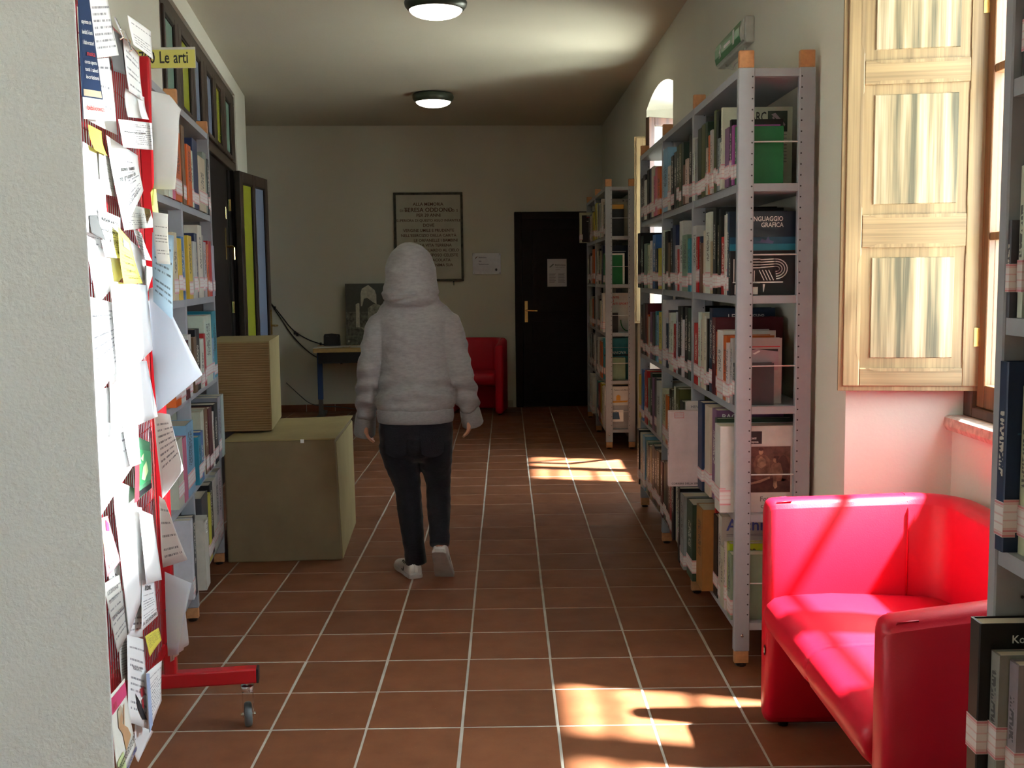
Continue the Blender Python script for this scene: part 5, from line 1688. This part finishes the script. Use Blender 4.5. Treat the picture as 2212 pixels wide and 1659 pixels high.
on_sheet('P30', [('ink_grey', 'R', (.3, .7, .80 - .0, .812))])
on_sheet('P46', [('p_red', 'G', [[(.2, .8), (.5, .86), (.6, .82), (.3, .75)]]), ('ink', 'G', [[(.45, .68), (.55, .7), (.6, .5), (.52, .52)]])] + [('ink', 'G', [[(.12 + .17 * k, .0), (.135 + .17 * k, .0), (.13 + .17 * k, .3)]]) for k in range(5)])
on_sheet('P40', [('p_or' if False else 'p_tan', 'G', [[(.05, .97), (.5, .99), (.45, .93), (.1, .92)]])])
on_sheet('P27', [('ink_grey', 'T', (s, .15, .8 - .11 * k, .6, .03)) for k, s in enumerate(['laura e marco', 'cercano casa', 'in affitto', 'anche fuori', 'tel. ore pasti', 'grazie'])])
# metal clips on the top rail
for k, (y, z) in enumerate(((-0.44, 2.16), (-0.33, 2.15))):
    c = tag(MB().prism([(0, 0), (0.004, 0), (0.016, -0.03), (0.012, -0.032)], y - 0.008, y + 0.008, 'Y').tube([(0.014, y, -0.03), (0.02, y, -0.05), (0.012, y, -0.055)], 0.0025, 6).build('paper_clip', 'chrome', mw=BRD @ T(0.03, 0, z)),
            ['left of two metal clips on the top rail of the red board', 'right of two metal clips on the top rail of the red board'][k], 'clip', 'metal clips on the top rail')
sy = tag(MB().box(0, 0.001, -0.03, 0.06, -0.055, 0.04).prism([(-0.03, 0.0), (0.0, 0.03), (0.03, 0.05), (0.02, 0.0)], 0.002, 0.004, 'X').build('sticky_note', 'signyellow', mw=BRD @ T(0.052, -0.12, 1.70) @ Matrix.Rotation(0.35, 4, 'X')), 'small crumpled yellow note beside the red post, above the grey sheet', 'note')

# ------------------------------------------------------------------ cardboard boxes
RB = radians(3.0)
bx = tag(empty('cardboard_box', mw=T(-0.885, 5.512, 0) @ RZ(RB)), 'large brown cardboard box on the floor behind the left bookcase', 'box')
w_, d_, h_ = 0.585, 0.86, 0.642
m = MB()
m.add([(-w_, 0.0, 0.0), (0.006, 0.0, 0.0), (0.0, d_, 0.0), (-w_, d_, 0), (-w_, 0.0, h_ - 0.006), (-0.014, 0.0, h_ - 0.004), (-0.004, d_, h_ - 0.012), (-w_, d_, h_ - 0.012)],
      [(0, 3, 2, 1), (4, 5, 6, 7), (0, 1, 5, 4), (1, 2, 6, 5), (2, 3, 7, 6), (3, 0, 4, 7)])
m.build('box_body', 'card_face', bx, bevel=0.008)
fl_ = MB().add([(-w_, -0.002, h_ - 0.006), (-0.012, -0.002, h_ - 0.003), (0.002, d_ + .002, h_ + 0.004), (-w_ * .45, d_ + .002, h_ - 0.004), (-w_, d_ + .002, h_ - 0.004), (-w_, -0.002, h_), (-0.012, -0.002, h_ + 0.003), (0.002, d_ + .002, h_ + 0.010), (-w_ * .45, d_ + .002, h_ + 0.002), (-w_, d_ + .002, h_ + 0.002)],
               [(0, 4, 3, 2, 1), (5, 6, 7, 8, 9), (0, 1, 6, 5), (1, 2, 7, 6), (2, 3, 8, 7), (3, 4, 9, 8), (4, 0, 5, 9)])
fl_.build('lid_flap', 'card_top', bx)
MB().box(-0.19, -0.172, -0.0035, -0.0025, h_ - 0.018, h_ + 0.001).build('tape', 'ink_white', bx)
sf = MB().add([(0.0065, 0.02, 0.002), (0.0015, d_ - .01, 0.002), (-0.003, d_ - .01, h_ - .02), (-0.0125, 0.02, h_ - .02), (0.0095, 0.02, 0.002), (0.0045, d_ - .01, 0.002), (0.0, d_ - .01, h_ - .02), (-0.0095, 0.02, h_ - .02)],
              [(0, 1, 2, 3), (7, 6, 5, 4), (0, 4, 5, 1), (1, 5, 6, 2), (2, 6, 7, 3), (3, 7, 4, 0)]).build('side_flap', 'card_top', bx)
b2_ = tag(empty('cardboard_box', mw=T(-1.277, 5.75, h_ + 0.011) @ RZ(RB + radians(4))), 'smaller corrugated cardboard box standing on the large brown box', 'box')
m = MB().box(-0.33, 0, 0, 0.60, 0, 0.478)
m.build('box_body', 'card_rib', b2_, bevel=0.004)
MB().box(0.0002, 0.003, 0.004, 0.596, 0.004, 0.478).build('side_flap', 'card_top', b2_)
MB().box(-0.332, 0.003, -0.002, 0.602, 0.4785, 0.486).build('lid_flap', 'card_top', b2_)

# ------------------------------------------------------------------ table with its things, cables
tb = tag(empty('work_table', mw=T(-2.015, 11.12, 0) @ RZ(BW)), 'narrow wooden table with blue steel legs against the back wall', 'table')
MB().box(0, 1.35, 0, 0.62, 0.70, 0.742).build('tabletop', 'tablewood', tb, bevel=0.004)
MB().box(0.05, 1.30, 0.03, 0.06, 0.585, 0.699).build('apron', 'black', tb)
for x in (0.02, 1.27):
    l = MB().box(x, x + 0.055, 0.20, 0.25, 0.19, 0.699).build('leg', 'tableblue', tb, bevel=0.004)
    MB().box(x + 0.004, x + 0.05, 0.204, 0.246, 0.03, 0.19).build('lower_tube', 'darkmetal', l)
    MB().box(x - 0.008, x + 0.063, 0.02, 0.58, 0.0, 0.032).build('foot', 'darkmetal', l, bevel=0.006)
TBM = T(-2.015, 11.12, 0.7424) @ RZ(BW)
rt_ = tag(empty('router', mw=TBM @ T(0.10, 0.15, 0.02)), 'small black box-shaped device on the papers at the table end', 'device')
m = MB()
pf = [(0, 0), (0.175, 0), (0.172, 0.10), (0.165, 0.118), (0.085, 0.128), (0.01, 0.122), (0.002, 0.10)]
m.prism(pf, 0, 0.06, 'Y')
m.build('case', 'black', rt_, bevel=0.004)
MB().box(0.03, 0.036, -0.001, 0, 0.098, 0.104).box(0.045, 0.051, -0.001, 0, 0.098, 0.104).box(0.14, 0.148, -0.001, 0, 0.1, 0.106).build('indicator_lights', 'ink_grey', rt_)
for k, (x, y, w, d, r_, z0_) in enumerate(((0.0, 0.07, 0.30, 0.21, 0.1, 0.0), (0.06, 0.10, 0.30, 0.21, -0.12, 0.008), (0.38, 0.1, 0.30, 0.2, 0.05, 0.0))):
    o = MB().box(0, w, 0, d, 0, 0.0065).build('paper_stack', 'sheet_n', mw=TBM @ T(x, y, z0_ + 0.0005) @ RZ(r_))
    o.color = (.62, .60, .56, 1)
    tag(o, ['lower pile of papers at the left end of the table', 'upper pile of papers lying under the small black device', 'pile of papers on the table in front of the tower picture'][k], 'papers', 'papers on the table')
# black-and-white print of a floodlit tower, leaning on the wall
pt = tag(empty('photo_print', mw=TBM @ T(0.31, 0.545, 0.0005) @ Matrix.Rotation(radians(-4), 4, 'X')), 'unframed dark night photograph of a pale floodlit tower leaning on the wall', 'picture')
M['p_night'] = simple('print_night', (0.055, 0.06, 0.05, 1), 0.4, nz=0.1)
M['p_stone'] = simple('print_pale_stone', (0.26, 0.26, 0.20, 1), 0.5, nz=0.5, scale=30)
M['p_stone2'] = simple('print_bright_stone', (0.46, 0.46, 0.38, 1), 0.5, nz=0.2, scale=30)
M['p_street'] = simple('print_grey_street', (0.10, 0.105, 0.085, 1), 0.5, nz=0.7, scale=28)
MB().box(0, 0.47, 0.0, 0.006, 0, 0.665).build('sheet', 'p_night', pt)
MB().box(0.0, 0.47, -0.0012, -0.0006, 0.0, 0.36).build('print', 'p_street', pt)
MB().prism([(0.10, 0.18), (0.24, 0.18), (0.24, 0.40), (0.30, 0.44), (0.34, 0.44), (0.40, 0.42), (0.40, 0.1), (0.24, 0.1), (0.16, 0.19)], -0.0020, -0.0014, 'Y').build('print', 'p_stone', pt)
MB().prism([(0.108, 0.19), (0.15, 0.19), (0.15, 0.45), (0.135, 0.455), (0.11, 0.44)], -0.0028, -0.0022, 'Y').prism([(0.165, 0.42), (0.18, 0.42), (0.20, 0.50), (0.235, 0.51), (0.30, 0.46), (0.335, 0.44), (0.335, 0.54), (0.32, 0.59), (0.25, 0.65), (0.18, 0.61), (0.165, 0.56)], -0.0028, -0.0022, 'Y').box(0.02, 0.035, -0.0028, -0.0022, 0.03, 0.05).build('print', 'p_stone2', pt)

def cable(name, pts, r, mat, label, mw=None, clips=()):
    # smooth the polyline a little
    P = [Vector(p) for p in pts]
    for _ in range(2):
        Q = [P[0]]
        for a, b in zip(P[:-1], P[1:]):
            Q += [a.lerp(b, .25), a.lerp(b, .75)]
        Q.append(P[-1])
        P = Q
    o = MB().tube(P, r, 6).build(name, mat, mw=mw, smooth=True)
    tag(o, label, 'cable', 'cables along the back wall')
    for c in clips:
        MB().box(c[0] - .012, c[0] + .012, c[1] - .014, c[1] + .006, c[2] - .02, c[2] + .016).build('cable_clip', 'black', o, bevel=0.003)
    return o
def bwp(x, z, off=0.012):
    return (x, -off, z)
cable('wall_cable', [bwp(-2.62, 1.25), bwp(-2.50, 1.10), bwp(-2.36, 0.90), bwp(-2.2, 0.80), bwp(-2.05, 0.745), bwp(-1.95, 0.735), bwp(-1.8, 0.72)], 0.006, 'black', 'upper thin black cable running down the back wall to the table', MBK, [bwp(-2.545, 1.155), bwp(-2.335, 0.88), bwp(-2.31, 0.86), bwp(-2.06, 0.75)])
cable('wall_cable', [bwp(-2.62, 1.25), bwp(-2.47, 1.02), bwp(-2.38, 0.86), bwp(-2.2, 0.66), bwp(-2.05, 0.57), bwp(-1.9, 0.54), bwp(-1.75, 0.57), bwp(-1.62, 0.65), bwp(-1.55, 0.72)], 0.006, 'black', 'lower thin black cable sagging behind the blue table leg', MBK, [bwp(-1.84, 0.545)])
cable('floor_cable', [bwp(-2.45, 0.33), bwp(-2.30, 0.18), bwp(-2.2, 0.09, 0.03), bwp(-2.05, 0.06, 0.03), bwp(-1.85, 0.05, 0.03), bwp(-1.7, 0.02, 0.05), bwp(-1.4, 0.008, 0.08), bwp(-1.0, 0.008, 0.08)], 0.005, 'rubber', 'pale grey cable lying along the skirting under the table', MBK)

# ------------------------------------------------------------------ lamps and exit light
def lamp(x, y, label):
    e = tag(empty('ceiling_lamp', (x, y, CEIL)), label, 'lamp', 'round ceiling lamps')
    R = 0.186
    MB().lathe([(R - 0.05, -0.001), (R - 0.01, -0.012), (R, -0.035), (R - 0.004, -0.055), (R - 0.024, -0.078), (R - 0.028, -0.079), (R - 0.03, -0.05)], 48).build('lamp_ring', 'lampring', e, smooth='auto')
    d = []
    for k in range(9):
        a = radians(90 * k / 8)
        d.append(((R - 0.03) * cos(a) + 0.0005, -0.074 - 0.052 * sin(a)))
    d = [(R - 0.03, -0.055)] + d
    MB().lathe(d, 48).build('diffuser', 'diffuser', e, smooth=True)
lamp(-0.395, 6.52, 'round ceiling lamp cut by the top edge of the picture')
lamp(-0.635, 9.86, 'round ceiling lamp nearer the back wall')
lamp(-0.155, 3.18, 'round ceiling lamp above the sofa, just above the picture')
lamp(0.085, -0.16, 'round ceiling lamp behind the viewer')

ex = tag(empty('exit_light', (1.066, 4.92, 2.495)), 'green emergency exit light high on the wall above the near right bookcase', 'exit light')
L_ = 0.64
ex.scale = (0.49, 1.0, 0.93)
m = MB().prism([(0.03, 0.0), (0.115, 0.0), (0.115, 0.125), (0.03, 0.125)], 0, L_, 'Y')
m.build('housing', 'clearplastic', ex, bevel=0.008)
cv = MB()
cv.prism([(0.029, 0.010), (0.012, 0.016), (0.0, 0.045), (0.0, 0.085), (0.012, 0.112), (0.029, 0.118)], 0.01, L_ - 0.01, 'Y')
cv.build('cover', 'clearplastic', ex, bevel=0.003)
MB().prism([(-0.0004, 0.044), (0.0116, 0.015), (0.010, 0.0148), (-0.003, 0.045), (-0.003, 0.086), (0.010, 0.114), (0.0116, 0.113), (-0.0004, 0.086)], 0.05, L_ - 0.02, 'Y').build('green_film', 'exitgreen', ex)
pg = MB()
pg.box(-0.0042, -0.0032, 0.16, 0.195, 0.03, 0.10)
pg.prism([(0.25, 0.055), (0.40, 0.055), (0.40, 0.072), (0.25, 0.072)], -0.0042, -0.0032, 'X')
pg.prism([(0.47, 0.09), (0.485, 0.10), (0.492, 0.085), (0.50, 0.07), (0.515, 0.06), (0.51, 0.053), (0.495, 0.060), (0.498, 0.048), (0.515, 0.032), (0.505, 0.028), (0.488, 0.045), (0.475, 0.028), (0.465, 0.034), (0.478, 0.055), (0.476, 0.075), (0.462, 0.066), (0.458, 0.074)], -0.0042, -0.0032, 'X')
pg.build('pictogram', 'ink_white', ex)
wr = tag(MB().tube([(1.10, 5.44, 2.498), (1.09, 5.38, 2.47), (1.105, 5.28, 2.445), (1.09, 5.18, 2.45), (1.11, 5.08, 2.46), (1.108, 5.03, 2.498)], 0.004, 6).build('light_cable', 'clearplastic', smooth=True), 'short loose white cable hanging under the green exit light', 'cable')

# ------------------------------------------------------------------ person walking away
PX, PY = -0.46, 5.16
per = tag(empty('person', (PX, PY, 0)), 'person walking away in grey hoodie with hood up, black jeans and white trainers', 'person')
def remeshed(name, mb, mat, voxel, smooth_it, parent, wr=0.0, wscale=9.0, zs=1.0, extra=None):
    me = mb.mesh(name, None)
    o = bpy.data.objects.new(name, me)
    COL.objects.link(o)
    r = o.modifiers.new('r', 'REMESH')
    r.mode = 'VOXEL'
    r.voxel_size = voxel
    if smooth_it:
        s = o.modifiers.new('s', 'SMOOTH')
        s.factor = 0.5
        s.iterations = smooth_it
    dg = bpy.context.evaluated_depsgraph_get()
    me2 = bpy.data.meshes.new_from_object(o.evaluated_get(dg))
    bpy.data.objects.remove(o)
    me2.name = name
    if wr or extra:
        ns = [v.normal.copy() for v in me2.vertices]
        for v, nn in zip(me2.vertices, ns):
            d = 0.0
            if wr:
                p = Vector((v.co.x * wscale, v.co.y * wscale, v.co.z * wscale * zs))
                a = noise.noise(p)
                d += wr * (1 - 2 * abs(a)) + wr * 0.5 * noise.noise(p * 2.3)
            if extra:
                d += extra(v.co)
            v.co += nn * d
    me2.materials.clear()
    me2.materials.append(M[mat])
    for p in me2.polygons:
        p.use_smooth = True
    o = bpy.data.objects.new(name, me2)
    COL.objects.link(o)
    o.parent = parent
    return o

# body: one continuous surface (head with face, torso, arms, hands, legs)
b = MB()
b.loft([(0.012, 0.0, 0.60, 0.10, 0.08), (0.012, 0.0, 0.66, 0.148, 0.105), (0.012, 0.0, 0.74, 0.152, 0.11), (0.012, 0.0, 0.84, 0.135, 0.098), (0.014, 0.0, 0.98, 0.118, 0.085),
        (0.014, 0.0, 1.12, 0.132, 0.092), (0.014, 0.0, 1.22, 0.142, 0.092), (0.012, 0.0, 1.285, 0.138, 0.075), (0.008, 0.0, 1.325, 0.07, 0.06), (0.004, 0.005, 1.36, 0.052, 0.055), (0.003, 0.012, 1.42, 0.05, 0.054)], 24)
b.ball((0.0, 0.025, 1.505), 0.074, 0.092, 0.108, 20, 14)
b.ball((0.0, 0.055, 1.452), 0.052, 0.062, 0.058, 16, 10)
b.prism([(-0.013, 1.478), (0.013, 1.478), (0.006, 1.515), (-0.006, 1.515)], 0.10, 0.128, 'Y')
b.ball((0.0, 0.125, 1.484), 0.014, 0.014, 0.010, 8, 6)
b.ball((0.0, 0.110, 1.455), 0.024, 0.010, 0.006, 10, 6).ball((0.0, 0.108, 1.446), 0.020, 0.010, 0.006, 10, 6)
for s in (-1, 1):
    b.ball((s * 0.031, 0.106, 1.512), 0.0125, 0.008, 0.009, 10, 6)
    b.tube([(s * 0.014, 0.113, 1.527), (s * 0.048, 0.102, 1.53)], 0.006, 6)
    b.ball((s * 0.076, 0.018, 1.497), 0.010, 0.018, 0.030, 8, 8)
LSH, LEL, LWR = Vector((-0.150, 0.0, 1.255)), Vector((-0.203, -0.015, 1.03)), Vector((-0.238, 0.075, 0.80))
RSH, REL, RWR = Vector((0.176, 0.0, 1.255)), Vector((0.232, -0.02, 1.03)), Vector((0.272, 0.045, 0.825))
for (a, e, w) in ((LSH, LEL, LWR), (RSH, REL, RWR)):
    b.tube([a, a.lerp(e, .5), e, e.lerp(w, .5), w], [0.047, 0.042, 0.035, 0.034, 0.024], 14)
def hand(wr, d, side):
    """palm, four bent fingers of different lengths and a thumb from the side of the palm"""
    d = Vector(d).normalized()
    across = Vector((0.15 * side, 1, 0.0))
    across = (across - d * across.dot(d)).normalized()
    nrm = across.cross(d).normalized()
    if nrm.x * side > 0:
        nrm = -nrm                                     # the palm faces the thigh
    k = wr + d * 0.03
    for f_ in (-0.024, -0.008, 0.008, 0.024):
        b.tube([wr + across * f_ * 0.6, k + across * f_, wr + d * 0.085 + across * f_ * 1.08], [0.0165, 0.0155, 0.0125], 10)
    L = [0.062, 0.074, 0.079, 0.070]
    for q, f_ in enumerate((-0.030, -0.0105, 0.0105, 0.030)):
        p0 = wr + d * 0.078 + across * f_ * 1.02
        l = L[q]
        d1 = (d + nrm * 0.30).normalized()
        d2 = (d + nrm * 0.85).normalized()
        d3 = (d + nrm * 1.5).normalized()
        b.tube([p0, p0 + d1 * l * .42, p0 + d1 * l * .42 + d2 * l * .33, p0 + d1 * l * .42 + d2 * l * .33 + d3 * l * .25], [0.0095, 0.0088, 0.0082, 0.0068], 8)
    t0 = wr + d * 0.028 + across * 0.026
    b.tube([t0, t0 + (d * 0.6 + across * 0.55 + nrm * 0.35) * 0.035, t0 + (d * 0.6 + across * 0.55 + nrm * 0.35) * 0.035 + (d + across * 0.1 + nrm * 0.4) * 0.026], [0.0135, 0.011, 0.008], 8)
hand(LWR, (-0.03, 0.1, -1), -1)
hand(RWR, (0.03, 0.06, -1), 1)
LHI, LKN, LAN = Vector((-0.072, 0.0, 0.68)), Vector((-0.036, 0.035, 0.42)), Vector((-0.004, 0.02, 0.085))
RHI, RKN, RAN = Vector((0.098, 0.0, 0.68)), Vector((0.112, 0.045, 0.43)), Vector((0.123, -0.095, 0.205))
for (a, e, w) in ((LHI, LKN, LAN), (RHI, RKN, RAN)):
    b.tube([a, a.lerp(e, .5), e, e.lerp(w, .35), w.lerp(e, .12), w], [0.078, 0.066, 0.050, 0.051, 0.036, 0.034], 16)
LFT = [(Vector((-0.006, 0.005, 0.050)), 0.024), (Vector((-0.022, 0.055, 0.045)), 0.026), (Vector((-0.050, 0.125, 0.034)), 0.022), (Vector((-0.066, 0.165, 0.030)), 0.014)]
RFT = [(Vector((0.124, -0.092, 0.175)), 0.022), (Vector((0.129, -0.060, 0.135)), 0.024), (Vector((0.135, -0.016, 0.082)), 0.020), (Vector((0.138, 0.006, 0.058)), 0.013)]
for ft, an in ((LFT, LAN), (RFT, RAN)):
    b.tube([p for p, r in ft], [r for p, r in ft], 12)
    b.tube([an, ft[0][0], ft[1][0]], [0.034, 0.026, 0.022], 10)
body = remeshed('body', b, 'skin', 0.0052, 3, per)

# jeans
j = MB()
j.loft([(0.012, 0.0, 0.585, 0.07, 0.07), (0.012, 0.0, 0.625, 0.135, 0.102), (0.012, 0.0, 0.665, 0.166, 0.122), (0.012, 0.0, 0.71, 0.180, 0.131), (0.012, 0.0, 0.76, 0.178, 0.128), (0.012, 0.0, 0.83, 0.165, 0.118)], 28)
def leg(hi, kn, an, rr):
    pts = [hi, hi.lerp(kn, .45), kn + Vector((0, 0, .03)), kn.lerp(an, .3), kn.lerp(an, .7), an + (kn - an).normalized() * 0.02, an - (kn - an).normalized() * 0.022]
    j.tube(pts, rr, 20)
leg(LHI + Vector((-0.008, 0, 0)), LKN, LAN, [0.094, 0.082, 0.064, 0.062, 0.052, 0.051, 0.052])
leg(RHI, RKN, RAN, [0.092, 0.078, 0.060, 0.058, 0.050, 0.048, 0.049])
jeans = remeshed('jeans', j, 'denim', 0.008, 12, per, 0.0035, 11, 1.6)

# hoodie: trunk, sleeves and raised hood in one surface
h = MB()
h.loft([(0.012, 0.0, 0.835, 0.176, 0.128), (0.010, 0.0, 0.862, 0.190, 0.140), (0.014, 0.0, 0.91, 0.184, 0.138), (0.016, 0.0, 1.00, 0.166, 0.128), (0.016, 0.0, 1.10, 0.165, 0.124), (0.016, 0.0, 1.20, 0.172, 0.122),
        (0.016, 0.0, 1.255, 0.186, 0.114), (0.015, 0.0, 1.295, 0.182, 0.100), (0.012, -0.004, 1.325, 0.160, 0.094), (0.010, -0.006, 1.35, 0.132, 0.098), (0.006, -0.008, 1.375, 0.120, 0.104)], 32)
h.loft([(0.004, -0.012, 1.34, 0.118, 0.110), (0.003, -0.018, 1.365, 0.130, 0.124), (0.003, -0.012, 1.40, 0.127, 0.122), (0.003, -0.002, 1.45, 0.124, 0.128), (0.002, 0.006, 1.50, 0.119, 0.132), (0.001, 0.010, 1.55, 0.106, 0.126), (0.0, 0.010, 1.59, 0.086, 0.108), (0.0, 0.008, 1.615, 0.058, 0.08), (0.0, 0.006, 1.629, 0.022, 0.04)], 32)
for (a, e, w, sx) in ((LSH, LEL, LWR, -1), (RSH, REL, RWR, 1)):
    w2 = e.lerp(w, 0.98)
    sh0 = a + Vector((-sx * 0.05, 0, 0.012))
    h.tube([sh0, a + Vector((sx * 0.000, 0, -0.012)), a.lerp(e, .35), a.lerp(e, .75), e, e.lerp(w2, .4), e.lerp(w2, .8), w2], [0.062, 0.065, 0.064, 0.058, 0.056, 0.055, 0.053, 0.047], 20)
def folds(c):
    d = 0.0
    # hollow of the back, the tuck above the waistband, seams at the arms, the fold under the hood
    if c.y < 0.03 and 0.86 < c.z < 1.05 and abs(c.x - 0.01) < 0.2:
        d += 0.013 * sin((c.z + 0.35 * abs(c.x - 0.02)) * 62.0) * math.exp(-((c.z - 0.94) / 0.055) ** 2)
    if 1.355 < c.z < 1.40 and c.y < 0.06:
        d += -0.011 * math.exp(-((c.z - 1.372 - 0.02 * sin(c.x * 18)) / 0.008) ** 2) + 0.008 * math.exp(-((c.z - 1.392) / 0.012) ** 2)
    if c.z < 1.20 and (c.x < -0.17 or c.x > 0.2):
        d += 0.006 * sin(c.z * 95 + c.y * 40) * (1.0 if c.z < 1.0 else 0.35)
    if c.z > 1.33 and c.y > 0.085 and abs(c.x) < 0.08 and c.z < 1.57:
        d -= 0.018
    return d
hoodie = remeshed('hoodie', h, 'hoodie', 0.0075, 4, per, 0.0062, 7.5, 1.5, folds)
wb = MB().loft([(0.012, 0, 0.772, 0.174, 0.124), (0.012, 0, 0.776, 0.182, 0.133), (0.012, 0, 0.80, 0.187, 0.138), (0.012, 0, 0.832, 0.186, 0.138), (0.012, 0, 0.846, 0.178, 0.13)], 48).build('waistband', 'rib', hoodie, smooth=True)
for (e, w) in ((LEL, LWR), (REL, RWR)):
    d_ = (w - e).normalized()
    q0 = e.lerp(w, 0.96)
    x_ = 0.045 if w is LWR else 0.018
    MB().tube([q0, q0 + d_ * 0.008, q0 + d_ * 0.035, q0 + d_ * (0.068 + x_), q0 + d_ * (0.074 + x_)], [0.042, 0.049, 0.051, 0.054, 0.050], 24).build('cuff', 'rib', hoodie, smooth=True)
# back pockets as raised patches on the jeans
for s, x in ((-1, -0.075), (1, 0.10)):
    pm = MB()
    n = 6
    vs = []
    for jj in range(n + 1):
        for i in range(n + 1):
            u, v = i / n - 0.5, jj / n - 0.5
            xx = x + u * 0.115 * (1 - 0.12 * (0.5 - v))
            zz = 0.695 + v * 0.12 - (0.018 * (1 - 4 * u * u) if jj == 0 else 0)
            ang = (xx - 0.012) / 0.182
            yy = -0.134 * math.sqrt(max(0.02, 1 - min(1, ang * ang)))
            vs.append((xx, yy - 0.004, zz))
    pm.add(vs, [(jj * (n + 1) + i, jj * (n + 1) + i + 1, (jj + 1) * (n + 1) + i + 1, (jj + 1) * (n + 1) + i) for jj in range(n) for i in range(n)])
    pm.build('back_pocket', 'denim', jeans, smooth=True)

# trainers
def shoe(M4, nm):
    # built pointing along +y, heel at the origin, sole at z = 0
    m = MB()
    sec = [(-0.012, 0.026, 0.012, 0.082), (0.0, 0.034, 0.008, 0.088), (0.04, 0.037, 0.006, 0.092), (0.09, 0.037, 0.006, 0.086), (0.14, 0.043, 0.006, 0.066), (0.19, 0.046, 0.006, 0.054), (0.23, 0.041, 0.008, 0.046), (0.255, 0.026, 0.012, 0.036)]
    vs = []
    n = 16
    for (y, w, zb, zt) in sec:
        for k in range(n):
            a = 2 * pi * k / n
            cx, sz = cos(a), sin(a)
            vs.append((w * (abs(cx) ** 0.8) * (1 if cx > 0 else -1), y, 0.018 + (zt - 0.018) * max(0, sz) ** 0.75 if sz > 0 else 0.016))
    fs = []
    for i in range(len(sec) - 1):
        for k in range(n):
            fs.append((i * n + k, i * n + (k + 1) % n, (i + 1) * n + (k + 1) % n, (i + 1) * n + k))
    fs += [tuple(range(n)), tuple(range((len(sec) - 1) * n, len(sec) * n))]
    m.add(vs, fs, M4)
    up_ = m.build(nm, 'shoe', per, smooth=True)
    so = MB()
    pl = []
    for (y, w) in ((-0.016, 0.020), (-0.006, 0.035), (0.05, 0.040), (0.10, 0.040), (0.15, 0.047), (0.20, 0.049), (0.24, 0.042), (0.262, 0.022)):
        pl.append((w, y))
    poly = pl + [(-x, y) for x, y in pl[::-1]]
    so.prism(poly, 0.0, 0.021, 'Z', M4)
    so.build('sole', 'sole', up_, bevel=0.004)
    st = MB()
    for sx in (-1, 1):
        for k in range(3):
            y0 = 0.062 + k * 0.019
            st.add([(sx * 0.0385, y0 + 0.020, 0.022), (sx * 0.0395, y0 + 0.030, 0.022), (sx * 0.031, y0 + 0.010, 0.070), (sx * 0.030, y0, 0.070),
                    (sx * 0.030, y0 + 0.020, 0.022), (sx * 0.030, y0 + 0.030, 0.022), (sx * 0.02, y0 + 0.010, 0.070), (sx * 0.02, y0, 0.070)],
                   [(0, 1, 2, 3), (4, 7, 6, 5), (0, 4, 5, 1), (1, 5, 6, 2), (2, 6, 7, 3), (3, 7, 4, 0)], M4)
    st.build('side_stripes', 'stripe', up_)['kind'] = 'stuff'
    MB().tube([(0.030 * cos(a), 0.038 + 0.042 * sin(a), 0.090 - 0.004 * sin(a)) for a in [2 * pi * k / 20 for k in range(20)]], 0.007, 6, True, M4).build('lining', 'purple', up_, smooth=True)
    MB().box(-0.010, 0.010, -0.0155, -0.008, 0.03, 0.078, M4).build('heel_tab', 'shoe', up_, bevel=0.003)
shoe(T(-0.004, -0.012, 0.0005) @ RZ(radians(22)), 'trainer')
shoe(T(0.122, -0.135, 0.152) @ RZ(radians(-6)) @ Matrix.Rotation(radians(-46), 4, 'X'), 'trainer')
